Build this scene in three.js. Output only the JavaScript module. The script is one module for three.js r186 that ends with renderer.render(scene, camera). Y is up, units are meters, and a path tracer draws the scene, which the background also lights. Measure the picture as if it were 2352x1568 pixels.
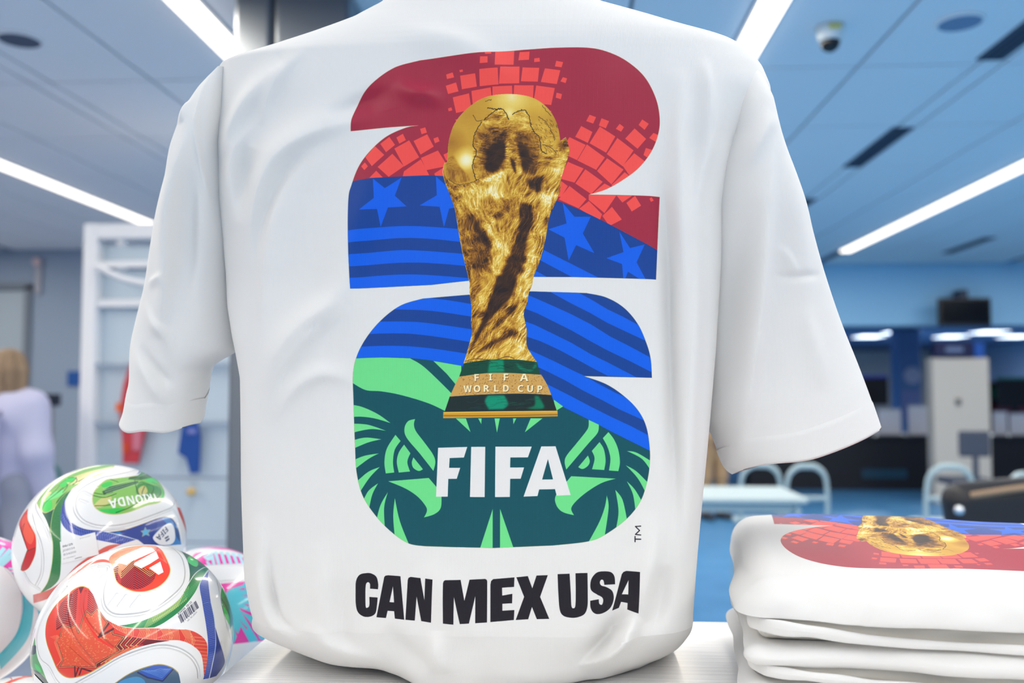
import * as THREE from 'three';
import { RectAreaLightUniformsLib } from 'three/addons/lights/RectAreaLightUniformsLib.js';
import { RoundedBoxGeometry } from 'three/addons/geometries/RoundedBoxGeometry.js';
import { MarchingCubes } from 'three/addons/objects/MarchingCubes.js';
import { mergeGeometries } from 'three/addons/utils/BufferGeometryUtils.js';

// ---------- camera, lights, exposure ----------
const W = 2352, H = 1568, F = 2000, CAM_H = 1.4;
const scene = new THREE.Scene();
scene.background = new THREE.Color(0x000000);
const camera = new THREE.PerspectiveCamera(2 * Math.atan(H / 2 / F) * 180 / Math.PI, W / H, 0.05, 80);
camera.position.set(0, CAM_H, 0);
camera.rotation.order = 'YXZ';
camera.rotation.set(Math.atan(106 / F), Math.atan(112 / F), 0);
camera.focus = 0.95;
camera.userData.fStop = 3.0;
camera.updateMatrixWorld(true);
const renderer = new THREE.WebGLRenderer({ antialias: true });
renderer.toneMapping = THREE.LinearToneMapping;
renderer.toneMappingExposure = 1.07;
renderer.shadowMap.enabled = true;
RectAreaLightUniformsLib.init();
const STRIP = 28, STRIP_COLOR = new THREE.Color(1.0, 0.905, 0.755);
const CEIL = 2.98;

// ---------- helpers ----------
const V = (x, y, z) => new THREE.Vector3(x, y, z);
function ray(px, py) { return V((px - W / 2) / F, -(py - H / 2) / F, -1).applyQuaternion(camera.quaternion); }
const at = (px, py, d) => { const r = ray(px, py); return r.multiplyScalar(-d / r.z).add(camera.position); };       // the measured point at depth d
const pxOf = (p) => (p.clone().project(camera).x + 1) / 2 * W;
const atY = (px, py, y) => { const r = ray(px, py); return r.multiplyScalar((y - CAM_H) / r.y).add(camera.position); };
let seed = 7;
const rnd = () => { seed = (seed * 1664525 + 1013904223) % 4294967296; return seed / 4294967296; };
const rr = (a, b) => a + (b - a) * rnd();
const lerp = (a, b, t) => a + (b - a) * t, clamp = (x, a, b) => Math.min(b, Math.max(a, x));
const smooth = (a, b, x) => { const t = clamp((x - a) / (b - a), 0, 1); return t * t * (3 - 2 * t); };
function hash(x, y, z) { let h = Math.sin(x * 127.1 + y * 311.7 + z * 74.7) * 43758.5453; return h - Math.floor(h); }
function noise(x, y, z) {
  const i = Math.floor(x), j = Math.floor(y), k = Math.floor(z), s = (t) => t * t * (3 - 2 * t), u = s(x - i), v = s(y - j), w = s(z - k);
  const L = (a, b, t) => a + (b - a) * t;
  return L(L(L(hash(i, j, k), hash(i + 1, j, k), u), L(hash(i, j + 1, k), hash(i + 1, j + 1, k), u), v),
    L(L(hash(i, j, k + 1), hash(i + 1, j, k + 1), u), L(hash(i, j + 1, k + 1), hash(i + 1, j + 1, k + 1), u), v), w) * 2 - 1;
}
const names = new Map();
function numbered(n) { const k = names.get(n) || 0; names.set(n, k + 1); return k ? n + '_' + String(k).padStart(3, '0') : n; }
function tag(o, label, category, group) { o.userData.label = label; o.userData.category = category; if (group) o.userData.group = group; return o; }
function thing(name, label, category, pos = [0, 0, 0], turn = 0, group) {
  const o = new THREE.Group(); o.name = numbered(name); o.position.set(...pos); o.rotation.y = turn; scene.add(o); return tag(o, label, category, group);
}
function mesh(name, geo, mat, parent) { const m = new THREE.Mesh(geo, mat); m.name = parent && parent !== scene ? name : numbered(name); m.castShadow = m.receiveShadow = true; (parent || scene).add(m); return m; }
function part(name, geo, mat, parent, pos, rot) { const m = mesh(name, geo, mat, parent); if (pos) m.position.set(...pos); if (rot) m.rotation.set(...rot); return m; }
function struct(name, geo, mat, pos) { const m = mesh(name, geo, mat, scene); if (pos) m.position.set(...pos); m.userData.kind = 'structure'; return m; }
const box = (w, h, d, r = 0) => r ? new RoundedBoxGeometry(w, h, d, 2, r) : new THREE.BoxGeometry(w, h, d);
const rgb = (r, g, b) => new THREE.Color().setRGB(r / 255, g / 255, b / 255, THREE.SRGBColorSpace);
const std = (c, rough = 0.7, o = {}) => new THREE.MeshStandardMaterial({ color: c, roughness: rough, ...o });
function tube(pts, r, seg = 40, rs = 10, closed = false) { return new THREE.TubeGeometry(new THREE.CatmullRomCurve3(pts.map((p) => V(...p)), closed), seg, r, rs, closed); }
function canvasTex(c, srgb = true) { const t = new THREE.CanvasTexture(c); if (srgb) t.colorSpace = THREE.SRGBColorSpace; t.magFilter = THREE.LinearFilter; return t; }
function newCanvas(w, h, fill) { const c = document.createElement('canvas'); c.width = w; c.height = h; const g = c.getContext('2d'); if (fill) { g.fillStyle = fill; g.fillRect(0, 0, w, h); } return [c, g]; }
function grid(fn, nu, nv, uvfn) {   // a surface from fn(u, v)
  const p = [], uv = [], ix = [];
  for (let j = 0; j <= nv; j++) for (let i = 0; i <= nu; i++) { const q = fn(i / nu, j / nv); p.push(q.x, q.y, q.z); const t = uvfn ? uvfn(q, i / nu, j / nv) : [i / nu, j / nv]; uv.push(t[0], t[1]); }
  for (let j = 0; j < nv; j++) for (let i = 0; i < nu; i++) { const a = j * (nu + 1) + i, b = a + 1, c = a + nu + 1, d = c + 1; ix.push(a, c, b, b, c, d); }
  const g = new THREE.BufferGeometry();
  g.setAttribute('position', new THREE.Float32BufferAttribute(p, 3)); g.setAttribute('uv', new THREE.Float32BufferAttribute(uv, 2)); g.setIndex(ix); g.computeVertexNormals();
  return g;
}
const polyAt = (tbl, x) => { if (x <= tbl[0][0]) return tbl[0][1]; for (let i = 1; i < tbl.length; i++) if (x <= tbl[i][0]) { const [a, b] = tbl[i - 1], [c, d] = tbl[i]; return lerp(b, d, (x - a) / (c - a)); } return tbl[tbl.length - 1][1]; };
// smooth (monotone-free) table lookup by averaging a few nearby samples
const soft = (tbl, x, w) => (polyAt(tbl, x - w) + polyAt(tbl, x - w / 2) + polyAt(tbl, x) + polyAt(tbl, x + w / 2) + polyAt(tbl, x + w)) / 5;
// outline strings: "x,y" points joined by a smooth curve, "*x,y" a corner
function outline(str, T, closed = true) {
  const P = str.trim().split(/\s+/).map((s) => { const k = s[0] === '*', [x, y] = s.replace('*', '').split(',').map(Number); return { p: T(x, y), k }; });
  const n = P.length, out = [];
  const g = (i) => closed ? P[(i + n) % n] : P[clamp(i, 0, n - 1)];
  for (let i = 0; i < (closed ? n : n - 1); i++) {
    const a = g(i), b = g(i + 1), p0 = a.k ? a : g(i - 1), p3 = b.k ? b : g(i + 2);
    const straight = a.k && b.k, N = straight ? 4 : 10;
    for (let s = 0; s < N; s++) {
      const t = s / N, t2 = t * t, t3 = t2 * t, q = [];
      for (let c = 0; c < 2; c++) q.push(straight ? lerp(a.p[c], b.p[c], t) : 0.5 * (2 * a.p[c] + (b.p[c] - p0.p[c]) * t + (2 * p0.p[c] - 5 * a.p[c] + 4 * b.p[c] - p3.p[c]) * t2 + (3 * a.p[c] - p0.p[c] - 3 * b.p[c] + p3.p[c]) * t3));
      out.push(q);
    }
  }
  if (!closed) out.push(P[n - 1].p);
  return out;
}
const corners = (str) => str.trim().split(/\s+/).map((s) => '*' + s).join(' ');
function trace(g, pts, Q, closed = true) { pts.forEach(([x, y], i) => { const q = Q(x, y); if (i) g.lineTo(q[0], q[1]); else g.moveTo(q[0], q[1]); }); if (closed) g.closePath(); }
const crop = (x0, y0, s) => (x, y) => [x0 + x / s, y0 + y / s];
const css = (r, g, b, a = 1) => `rgba(${r},${g},${b},${a})`;
class Art {   // draws outlines given in the measuring grid T, placed on the canvas by Q
  constructor(g, Q) { this.g = g; this.Q = Q; this.T = (x, y) => [x, y]; }
  fill(color, ...strs) { const g = this.g; g.beginPath(); for (const s of strs) trace(g, outline(s, this.T), this.Q); g.fillStyle = color; g.fill('evenodd'); return this; }
  poly(color, ...strs) { return this.fill(color, ...strs.map(corners)); }
  line(color, width, str, closed = false) { const g = this.g; g.beginPath(); trace(g, outline(str, this.T, closed), this.Q, closed); g.strokeStyle = color; g.lineWidth = width; g.lineJoin = 'round'; g.lineCap = 'round'; g.stroke(); return this; }
  clip(...strs) { const g = this.g; g.save(); g.beginPath(); for (const s of strs) trace(g, outline(s, this.T), this.Q); g.clip(); return this; }
  free() { this.g.restore(); return this; }
  text(str, color, font, x, y, ang, sx = 1) { const g = this.g, [cx, cy] = this.Q(...this.T(x, y)); g.save(); g.translate(cx, cy); g.rotate(ang); g.scale(sx, 1); g.font = font; g.textAlign = 'center'; g.textBaseline = 'middle'; g.fillStyle = color; g.fillText(str, 0, 0); g.restore(); return this; }
}
// ---------- the print on the shirts: flat artwork in metres of cloth ----------
const PRINT_D = 0.935, PX0 = -0.262, PY1 = CAM_H + 0.392, PW = 0.4, PH = 0.68, PPM = 3000;
const [printCanvas, pg] = newCanvas(PW * PPM, PH * PPM, css(236, 236, 237));
const printQ = (px, py) => { const p = at(px, py, PRINT_D); return [(p.x - PX0) * PPM, (PY1 - p.y) * PPM]; };
{
  const A = new Art(pg, printQ);
  const c1 = crop(780, 80, 2.613), c2 = crop(780, 640, 2.45), c3 = crop(980, 200, 3.267), c4 = crop(980, 640, 4.48), c5 = crop(1200, 660, 3.5625), c6 = crop(800, 800, 3.2667), c7 = crop(1220, 940, 4.613), c8 = crop(1000, 1000, 7.127), c9 = crop(780, 1280, 3.095);
  const MAROON = css(170, 44, 70), RED = css(255, 84, 80), NAVY = css(12, 68, 154), BLUE = css(0, 100, 240), PINE = css(8, 84, 97), LEAF = css(114, 230, 146), INK = css(26, 23, 34);
  const two = '*65,577 75,490 120,380 200,285 330,195 *480,153 *870,110 *1100,84 1300,71 1480,71 1600,93 1720,148 1830,245 1900,375 1924,500 1912,600 1870,700 1795,795 1700,868 1600,925 *1500,957 *1928,960 *1905,1462 *1400,1452 *1150,1452 *790,1475 *550,1502 *65,1523 55,1300 53,1000 72,900 120,780 200,680 290,607 400,560 *475,547 *300,557';
  const six = '*735,90 *470,112 350,148 250,218 160,318 100,425 76,530 78,700 88,950 97,1090 132,1222 210,1340 300,1430 390,1488 *480,1503 *870,1513 *1200,1500 1400,1478 1500,1438 1620,1350 1695,1255 1732,1150 1748,1050 1748,950 1728,830 1680,738 1600,658 1500,592 *1378,548 *1762,557 1755,450 1730,360 1680,252 1600,160 1500,103 *1390,79 *1080,70';
  A.T = c1; A.clip(two); A.fill(MAROON, two);
  const blocks = ['935,98 1048,84 1044,178 932,186', '872,108 910,98 912,118 875,122', '845,138 890,136 890,174 843,178', '1080,98 1140,95 1136,145 1072,150', '1168,137 1200,133 1202,157 1167,160', '1300,152 1342,160 1332,192 1292,186',
    '840,212 950,202 955,302 842,313', '965,195 1080,188 1078,290 957,298', '1098,193 1198,195 1190,280 1088,278', '1232,198 1325,210 1304,294 1207,282', '1340,252 1366,260 1356,288 1325,278', '724,248 815,236 825,315 735,330', '640,240 680,228 688,258 645,268', '720,215 740,212 742,225 722,228', '638,308 700,288 715,342 652,358',
    '680,378 778,354 793,452 700,472', '792,340 908,320 918,420 802,440', '918,315 1035,306 1040,400 920,420', '1048,303 1165,302 1160,400 1042,400', '1180,303 1292,318 1270,420 1162,410', '1302,346 1335,354 1328,385 1297,376', '652,445 672,438 678,456 656,462', '695,512 800,490 720,545', '1240,450 1272,455 1265,480',
    '485,568 516,558 526,590 494,600', '342,618 382,596 400,634 360,655', '245,655 300,614 334,662 280,706', '565,626 592,615 602,642 574,654', '446,640 528,600 567,674 488,722', '330,684 420,636 480,738 388,792', '155,735 212,668 270,722 195,790', '130,790 152,766 172,790 150,813', '230,795 318,715 388,790 295,853', '490,742 592,697 650,790 522,815', '388,820 490,750 540,845 380,850', '180,862 222,818 262,858', '625,722 660,705 660,760 640,755', '570,835 640,790 650,850 575,850',
    '1500,478 1540,492 1522,530 1480,516', '1572,498 1618,515 1598,558 1556,542', '1682,530 1708,550 1690,577 1658,560', '1818,502 1858,528 1832,564 1796,535', '1450,545 1518,580 1490,646 1414,610', '1562,548 1656,606 1600,704 1500,648', '1772,556 1842,618 1790,678 1715,618', '1886,582 1940,605 1905,638 1860,612', '1840,672 1900,690 1866,740 1826,715', '1380,612 1478,658 1425,750 1320,700', '1484,655 1593,733 1540,808 1427,752', '1668,615 1766,688 1700,785 1604,712', '1606,737 1705,805 1632,895 1545,815', '1770,705 1845,760 1755,860 1700,782', '1370,760 1465,800 1410,885 1320,860', '1475,805 1580,880 1510,955 1415,890', '1590,890 1640,915 1540,955 1520,950', '1712,820 1765,860 1640,915 1632,900', '1330,875 1370,905 1330,970 1290,970', '1380,905 1482,985 1435,1040 1315,985', '1495,957 1662,961 1590,1068 1495,990', '1496,996 1576,1075 1560,1115 1438,1042', '1635,1030 1695,1105 1620,1145 1577,1085', '1662,961 1758,961 1698,1003', '1775,961 1812,1020 1755,1056 1722,1005', '1876,966 1890,985 1872,995 1863,976', '1715,1180 1725,1195 1708,1190'];
  for (const b of blocks) A.poly(RED, b);
  A.fill(NAVY, '*40,886 200,862 400,850 620,850 800,880 1000,910 *1200,955 *1300,992 1400,1030 1600,1125 *1940,1298 *1940,1600 *40,1600');
  A.poly(BLUE, '203,866 272,920 374,856 332,965 403,1030 290,1035 245,1152 225,1045 120,1053 208,980', '580,852 650,915 745,860 700,960 760,1030 660,1045 628,1157 602,1034 480,1025 585,965');
  A.poly(BLUE, '1338,1005 1410,1090 1508,1090 1460,1190 1530,1308 1420,1260 1375,1352 1350,1215 1252,1165 1362,1130', '1680,1178 1745,1275 1835,1252 1785,1360 1845,1470 1820,1470 1733,1418 1712,1470 1705,1470 1697,1372 1602,1337 1705,1300');
  A.fill(BLUE, '*55,1176 250,1153 450,1148 *720,1167 *740,1246 500,1222 300,1222 *55,1248').fill(BLUE, '*55,1319 300,1295 450,1293 *745,1316 *760,1388 500,1368 300,1370 *55,1391').fill(BLUE, '*55,1459 300,1440 500,1440 *790,1462 *790,1490 *55,1540');
  A.poly(BLUE, '1225,1290 1570,1462 1415,1462 1205,1352', '1170,1412 1262,1460 1160,1470');
  A.free();
  A.T = c2; A.clip(six); A.fill(NAVY, six);
  A.fill(BLUE, '*440,104 600,120 *760,146 *760,216 500,180 *250,172').fill(BLUE, '*180,241 450,245 *760,287 *760,359 400,310 *100,313').fill(BLUE, '*60,384 300,377 500,390 *760,428 *720,500 550,465 400,447 250,442 *60,452');
  A.T = c5;
  A.poly(BLUE, '225,34 455,38 560,95 700,178 820,235 1000,330 1100,380 1100,470 1020,437 850,360 700,290 550,205 400,130', '20,52 110,88 250,150 400,218 560,300 720,400 880,480 1090,590 1090,708 1063,692 900,610 700,515 560,440 400,350 250,275 120,210 20,172');
  A.poly(BLUE, '20,277 100,305 250,378 400,452 560,545 700,612 940,736 700,722 600,672 450,590 300,510 150,440 20,396', '30,500 100,530 250,598 400,672 520,728 600,775 760,860 880,912 1040,1005 1060,1120 985,1083 800,1000 650,920 500,845 350,760 200,685 130,652');
  A.poly(BLUE, '180,780 260,820 400,890 560,975 720,1055 900,1140 1100,1245 1100,1390 1041,1335 900,1265 750,1190 600,1110 450,1035 300,960 200,910');
  A.fill(PINE, '*255,934 300,962 450,1038 600,1112 750,1192 900,1267 *1060,1346 *1060,2300 *-1500,2300 *-1500,1100 *100,930');
  A.T = c2; A.fill(PINE, '*40,452 88,448 250,442 400,447 550,465 *690,490 *640,1000 *900,700 *900,1560 *40,1560');
  A.T = c6; A.fill(LEAF, '*20,76 250,68 *465,74 560,130 680,240 *790,350 *740,475 600,410 400,350 250,322 130,312 *25,255').fill(LEAF, '*640,94 *850,130 *850,320 *740,190');
  A.fill(LEAF, '*30,422 110,440 220,490 *320,560 200,525 100,512 *30,514').fill(LEAF, '*30,563 150,572 *287,618 170,605 *30,632').fill(LEAF, '*30,690 130,668 *250,681 150,705 *30,755').fill(LEAF, '*30,842 120,805 *232,786 150,830 *30,920').fill(LEAF, '*50,1010 150,925 *238,888 160,970 *80,1090').fill(LEAF, '*100,1170 150,1070 *225,1010 180,1100 *150,1240').fill(LEAF, '*205,1320 240,1180 *298,1076 270,1200 *280,1400').fill(LEAF, '*352,1440 338,1260 *350,1120 390,1300 *470,1500');
  A.fill(LEAF, '*504,528 450,545 423,600 440,670 540,790 *640,918 655,850 635,790 570,700 510,620 495,570').fill(LEAF, '*355,647 *394,693 350,760 337,850 *346,930 *282,937 272,850 290,750').fill(LEAF, '*420,720 *468,785 445,850 *465,922 *380,930 365,850 380,780').fill(LEAF, '*490,815 *562,905 530,918 490,895 478,855');
  A.fill(LEAF, '*300,995 *605,970 *700,1080 696,1190 650,1240 *568,1267 590,1220 580,1180 520,1110 430,1050');
  A.T = c7; A.fill(LEAF, '*610,110 *718,162 715,220 690,270 600,370 *372,638 355,560 375,490 480,360 580,235 608,180').fill(LEAF, '*820,240 *760,305 810,400 840,520 *825,648 *925,656 942,560 925,430 880,320').fill(LEAF, '*725,346 *643,440 672,520 *645,635 *775,643 790,540 770,420').fill(LEAF, '*602,488 *498,612 545,632 600,600 622,550');
  A.fill(LEAF, '*425,707 *900,735 750,780 600,870 480,970 425,1050 *455,1122 330,1085 265,1010 262,910 *380,760');
  A.fill(LEAF, '*1015,441 1120,460 *1290,560 *1290,680 1180,530').fill(LEAF, '*1003,592 1120,660 *1260,800 *1225,900 1130,730').fill(LEAF, '*1015,762 1100,850 *1185,990 *1108,1075 1080,900').fill(LEAF, '*893,853 970,960 *1020,1180 *900,1270 927,1080').fill(LEAF, '*803,912 822,1050 *778,1360 *600,1420 720,1200 780,1040');
  A.T = c2; A.poly(LEAF, '862,1293 786,1530 862,1530', '903,1293 903,1530 985,1530', '655,785 738,862 712,785', '780,785 798,818 800,785', '872,785 886,866 902,785', '976,785 978,818 995,785', '1075,785 1042,864 1142,785', '1205,680 1258,718 1215,745');
  A.T = c8; const WHITE = css(238, 238, 240);
  A.poly(WHITE, '48,197 525,183 470,357 238,366 228,525 410,525 353,705 215,707 205,998 13,998', '588,182 818,182 808,1006 567,1003', '983,180 1578,180 1515,357 1228,358 1224,521 1453,521 1397,705 1226,707 1220,1003 976,1006', '1733,178 1968,175 2215,975 1985,982 1958,877 1700,882 1672,990 1443,998').poly(PINE, '1842,386 1748,719 1925,717');
  A.free();
  A.T = c2; A.line(css(206, 190, 120, 0.5), 1.3, six, true); A.T = c1; A.line(css(206, 190, 120, 0.5), 1.3, two, true);
  // the golden cup printed in the middle
  A.T = c3;
  const cupTop = '*160,500 170,400 210,280 300,170 420,90 560,58 700,58 820,90 920,170 980,280 *1003,402 *1045,373 1070,470 1050,560 1010,680 1000,780 960,880 920,980 890,1150 850,1300 810,1400 *792,1462 *321,1462 290,1330 265,1220 240,1080 215,930 180,820 140,720 122,640 *135,573 *156,568';
  const cupFoot = '*443,0 445,150 465,300 460,450 470,550 450,640 410,780 *383,870 *1137,858 1080,780 1030,680 1030,530 1010,430 1000,350 1035,250 1050,150 1085,60 *1091,0';

  // beaten gold: tone and relief drawn as soft shapes, broken up by a crumpled, stretched grain
  const [tc, tg] = newCanvas(printCanvas.width, printCanvas.height), M = new Art(tg, printQ), tone = (t, amp, blur, T, ...strs) => { tg.filter = blur ? `blur(${blur}px)` : 'none'; M.T = T; M.fill(css(t, amp, 0), ...strs); tg.filter = 'none'; };
  tone(150, 150, 0, c3, cupTop); tone(150, 150, 0, c4, cupFoot);
  tg.save(); tg.beginPath(); M.T = c3; trace(tg, outline(cupTop, c3), printQ); trace(tg, outline(cupFoot, c4).reverse(), printQ); tg.clip();
  tone(120, 160, 9, c3, '*120,640 200,900 260,1220 330,1600 *380,1600 330,1240 260,940 190,740'); tone(190, 170, 12, c3, '420,980 560,1000 620,1150 560,1400 470,1450 490,1250 440,1080'); tone(205, 150, 8, c3, '800,1150 830,1180 800,1400 760,1560 720,1500 780,1300'); tone(196, 160, 10, c3, '280,780 400,760 420,880 380,960 300,900'); tone(120, 140, 9, c3, '430,840 560,830 600,960 520,1000 440,940');
  tone(168, 5, 1, c3, '*120,560 150,690 260,740 *375,705 345,560 370,350 *430,255 520,180 *585,185 *615,235 *645,235 700,175 *740,178 800,300 860,420 920,500 *1010,420 1000,300 920,40 560,20 240,60 120,300');
  for (const [cx, cy, r, v, a] of [[190, 420, 130, 118, 0.8], [320, 210, 120, 150, 0.7], [300, 545, 115, 255, 1], [300, 560, 70, 255, 1], [640, 72, 210, 246, 0.95], [620, 200, 60, 250, 0.9], [850, 120, 120, 214, 0.6], [980, 260, 90, 140, 0.7]]) { const [qx, qy] = printQ(...c3(cx, cy)), R = r / 3.267 * 1.4, gr = tg.createRadialGradient(qx, qy, 0, qx, qy, R); gr.addColorStop(0, css(v, 4, 0, a)); gr.addColorStop(1, css(v, 4, 0, 0)); tg.fillStyle = gr; tg.fillRect(qx - R, qy - R, 2 * R, 2 * R); }
  tone(138, 70, 2, c3, '*205,515 150,560 160,690 240,722 *330,705 300,650 250,600');
  tone(150, 130, 2, c3, '*375,705 350,560 360,440 372,350 430,262 520,180 *585,185 620,250 650,250 *735,172 780,260 830,380 860,480 900,560 *880,640 *700,720'); tone(176, 120, 6, c3, '480,200 580,190 610,260 560,290 440,300'); tone(178, 110, 6, c3, '660,210 740,190 780,290 700,300'); tone(176, 60, 6, c3, '820,260 940,300 980,420 900,520 840,420');
  tone(86, 110, 10, c3, '440,330 590,330 600,560 500,660 420,640 425,480'); tone(80, 110, 10, c3, '660,330 800,380 850,520 800,640 720,640 690,480'); tone(24, 46, 3, c3, '455,475 520,420 588,420 592,500 560,580 500,640 440,615 450,540'); tone(36, 60, 6, c3, '680,420 740,430 780,520 760,620 720,640 690,540');
  tone(160, 150, 3, c3, '*595,340 650,350 690,480 715,620 735,760 690,860 *640,900 610,760 595,560'); tone(44, 60, 2, c3, '*625,530 660,560 670,650 640,600');tone(40, 60, 2, c3, '*596,640 615,700 *600,720'); tone(215, 140, 5, c3, '400,715 520,650 585,640 605,760 540,840 430,800'); tone(206, 120, 5, c3, '*870,640 960,540 *1045,420 1062,480 1010,640 930,720'); tone(60, 110, 6, c3, '*985,420 1050,380 1066,440 1010,480'); tone(52, 90, 4, c3, '*740,690 860,670 850,780 790,770'); tone(206, 130, 6, c3, '860,800 960,760 950,900 880,960');
  tone(40, 80, 5, c3, '*700,870 775,880 800,1000 750,1150 730,1330 650,1480 *600,1640 *470,1640 560,1400 640,1220 690,1050'); tone(84, 130, 8, c3, '285,930 380,1000 470,1130 490,1250 465,1350 400,1400 340,1300 320,1150 330,1050'); tone(46, 90, 6, c3, '*330,960 420,1060 480,1180 460,1210 380,1130');
  tone(190, 120, 6, c4, '560,-40 700,-30 640,160 560,330 520,300 560,120'); tone(132, 110, 8, c4, '*440,20 520,20 520,300 480,600 440,740 470,400'); tone(200, 150, 6, c4, '930,120 1010,280 1000,420 1030,560 960,560 900,420'); tone(196, 150, 5, c4, '960,-30 1080,-30 1040,170 960,210');
  tone(26, 56, 3, c4, '*725,-30 900,-30 900,100 870,180 760,300 640,440 540,600 *425,790 490,620 590,380 690,120'); tone(50, 100, 5, c4, '*960,190 900,350 780,440 700,560 560,680 *470,770 600,600 760,400 880,300'); tone(40, 60, 4, c4, '*890,480 830,580 700,620 560,720 *470,790 620,720 780,640 900,580');
  tone(196, 110, 8, c4, '*470,830 640,740 800,640 900,600 1020,680 *1110,860 *400,870'); tone(226, 90, 6, c4, '900,740 960,650 1000,700 930,780'); tone(196, 130, 4, c4, '*900,360 800,440 640,580 *500,720 660,600 800,480');
  tg.restore();
  {
    const o = printQ(...c3(0, 0)), e1 = printQ(...c3(1000, 0)), e2 = printQ(...c3(0, 1000)), sx = 1000 / (e1[0] - o[0]), sy = 1000 / (e2[1] - o[1]);
    const [b0x, b0y] = printQ(...c3(60, 20)), [b1x, b1y] = printQ(...c3(1120, 2300)), bx = Math.floor(b0x), by = Math.floor(b0y), bw = Math.ceil(b1x - b0x), bh = Math.ceil(b1y - b0y);
    const im = pg.getImageData(bx, by, bw, bh), tn = tg.getImageData(bx, by, bw, bh), ramp = [[0, 34, 26, 32], [55, 76, 48, 30], [105, 146, 94, 34], [145, 194, 140, 46], [185, 224, 178, 66], [222, 248, 218, 116], [255, 255, 249, 212]];
    const hgt = new Float32Array(bw * bh), rid = (x, y, z) => 1 - Math.abs(noise(x, y, z));
    for (let y = 0; y < bh; y++) for (let x = 0; x < bw; x++) { const i = y * bw + x; if (!tn.data[i * 4 + 3]) continue; const X = (bx + x - o[0]) * sx, Y = (by + y - o[1]) * sy, wob = noise(X / 90, Y / 90, 3) * 24, w1 = smooth(680, 560, Y), w2 = smooth(1380, 1540, Y) , zone = (k, z) => { const u = X * Math.cos(k) + Y * Math.sin(k) + wob, v = -X * Math.sin(k) + Y * Math.cos(k) + wob; return 0.6 * rid(u / 80, v / 24, z) + 0.36 * rid(u / 34, v / 12, z + 1) + 0.16 * noise(u / 10, v / 6, z + 4); };
      const r2 = smooth(480, 720, X + (Y - 1000) * 0.1); let h = 0; if (w1 > 0) h += w1 * zone(0.12, 1); if (w2 > 0) h += w2 * (zone(2.15, 11) * (1 - smooth(880, 960, X) * 0.7) + zone(1.5, 21) * smooth(880, 960, X) * 0.7); const wm = 1 - w1 - w2; if (wm > 0) h += wm * ((1 - r2) * zone(1.15, 31) + r2 * zone(1.85, 41)); hgt[i] = h; }
    for (let y = 1; y < bh - 1; y++) for (let x = 1; x < bw - 1; x++) {
      const i = y * bw + x, A4 = tn.data[i * 4 + 3]; if (!A4) continue;
      const a = tn.data[i * 4 + 1] / 255, X = (bx + x - o[0]) * sx, Y = (by + y - o[1]) * sy, sh = (hgt[i] - hgt[i - 1 - bw]) * 300 + (hgt[i] - 0.66) * 210 + 70 * noise(X / 60, Y / 46, 8), v = clamp(tn.data[i * 4] + a * sh, 0, 255); let q = 1; while (q < ramp.length - 1 && ramp[q][0] < v) q++;
      const p = ramp[q - 1], r = ramp[q], f = (v - p[0]) / (r[0] - p[0]), w = A4 / 255; for (let c = 0; c < 3; c++) im.data[i * 4 + c] = lerp(im.data[i * 4 + c], lerp(p[c + 1], r[c + 1], f), w);
    }
    pg.putImageData(im, bx, by);
  }
  A.T = c3;
  const jag = (str, w) => { const P = outline(str, c3, false), g = pg; g.beginPath(); P.forEach(([x, y], i) => { const q = printQ(x + rr(-1.2, 1.2), y + rr(-1.2, 1.2)); if (i) g.lineTo(...q); else g.moveTo(...q); }); g.strokeStyle = css(44, 32, 26); g.lineWidth = w; g.stroke(); };
  for (const s of ['375,700 345,600 375,490 350,440 365,350 415,265', '430,250 500,190 560,165 600,210 615,245', '645,205 680,185 735,172 770,230 790,310 845,380 860,470 900,500', '460,160 520,170 560,165']) jag(s, 2.2);
  for (const s of ['840,220 900,270 950,360 960,400', '870,430 930,450 970,490', '345,210 380,260 420,250', '440,110 490,100', '160,690 240,735 330,720 400,690', '870,140 930,215']) jag(s, 1.3);
  for (let i = 0; i < 60; i++) { const x = rr(800, 980), y = rr(240, 520); A.line(css(80, 54, 26, 0.8), 1.3, `${x},${y} ${x + rr(2, 10)},${y + rr(2, 10)} ${x + rr(4, 14)},${y + rr(8, 20)}`); }
  A.T = c4;
  A.fill(css(14, 74, 58), '*385,872 600,838 900,830 *1135,856 *1168,985 *700,965 *338,1006').fill(css(214, 168, 92), '*338,1006 700,966 *1180,986 1240,1090 *1284,1196 1000,1182 600,1190 *240,1212 290,1100').fill(css(26, 44, 46), '*240,1212 600,1190 1000,1182 *1284,1196 *1338,1356 *188,1366').fill(css(214, 160, 52), '*173,1368 *1347,1356 *1349,1416 *173,1434');
  pg.filter = 'blur(2.5px)'; A.fill(css(2, 142, 104), '*650,836 *790,834 *800,958 *630,966').fill(css(2, 128, 96), '*905,845 1000,920 1080,930 *1120,858 1130,900 1060,955 960,930').fill(css(2, 150, 116), '*630,1200 *800,1198 840,1290 *790,1340 *640,1345 600,1260').fill(css(2, 126, 92), '*1110,1205 *1150,1205 1210,1320 1130,1340 1040,1330 1110,1300'); pg.filter = 'none';
  for (let i = 0; i < 26; i++) { const y = rr(850, 950), x = rr(400, 1080); A.line(css(10, 44, 42, 0.7), 1.3, `${x},${y} ${x + 40},${y + rr(-14, 14)} ${x + 90},${y + rr(-10, 20)}`); const y2 = rr(1220, 1340); A.line(css(20, 90, 76, 0.5), 1.4, `${x},${y2} ${x + 60},${y2 + rr(-18, 8)} ${x + 120},${y2 + rr(-30, 10)}`); }
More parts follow.
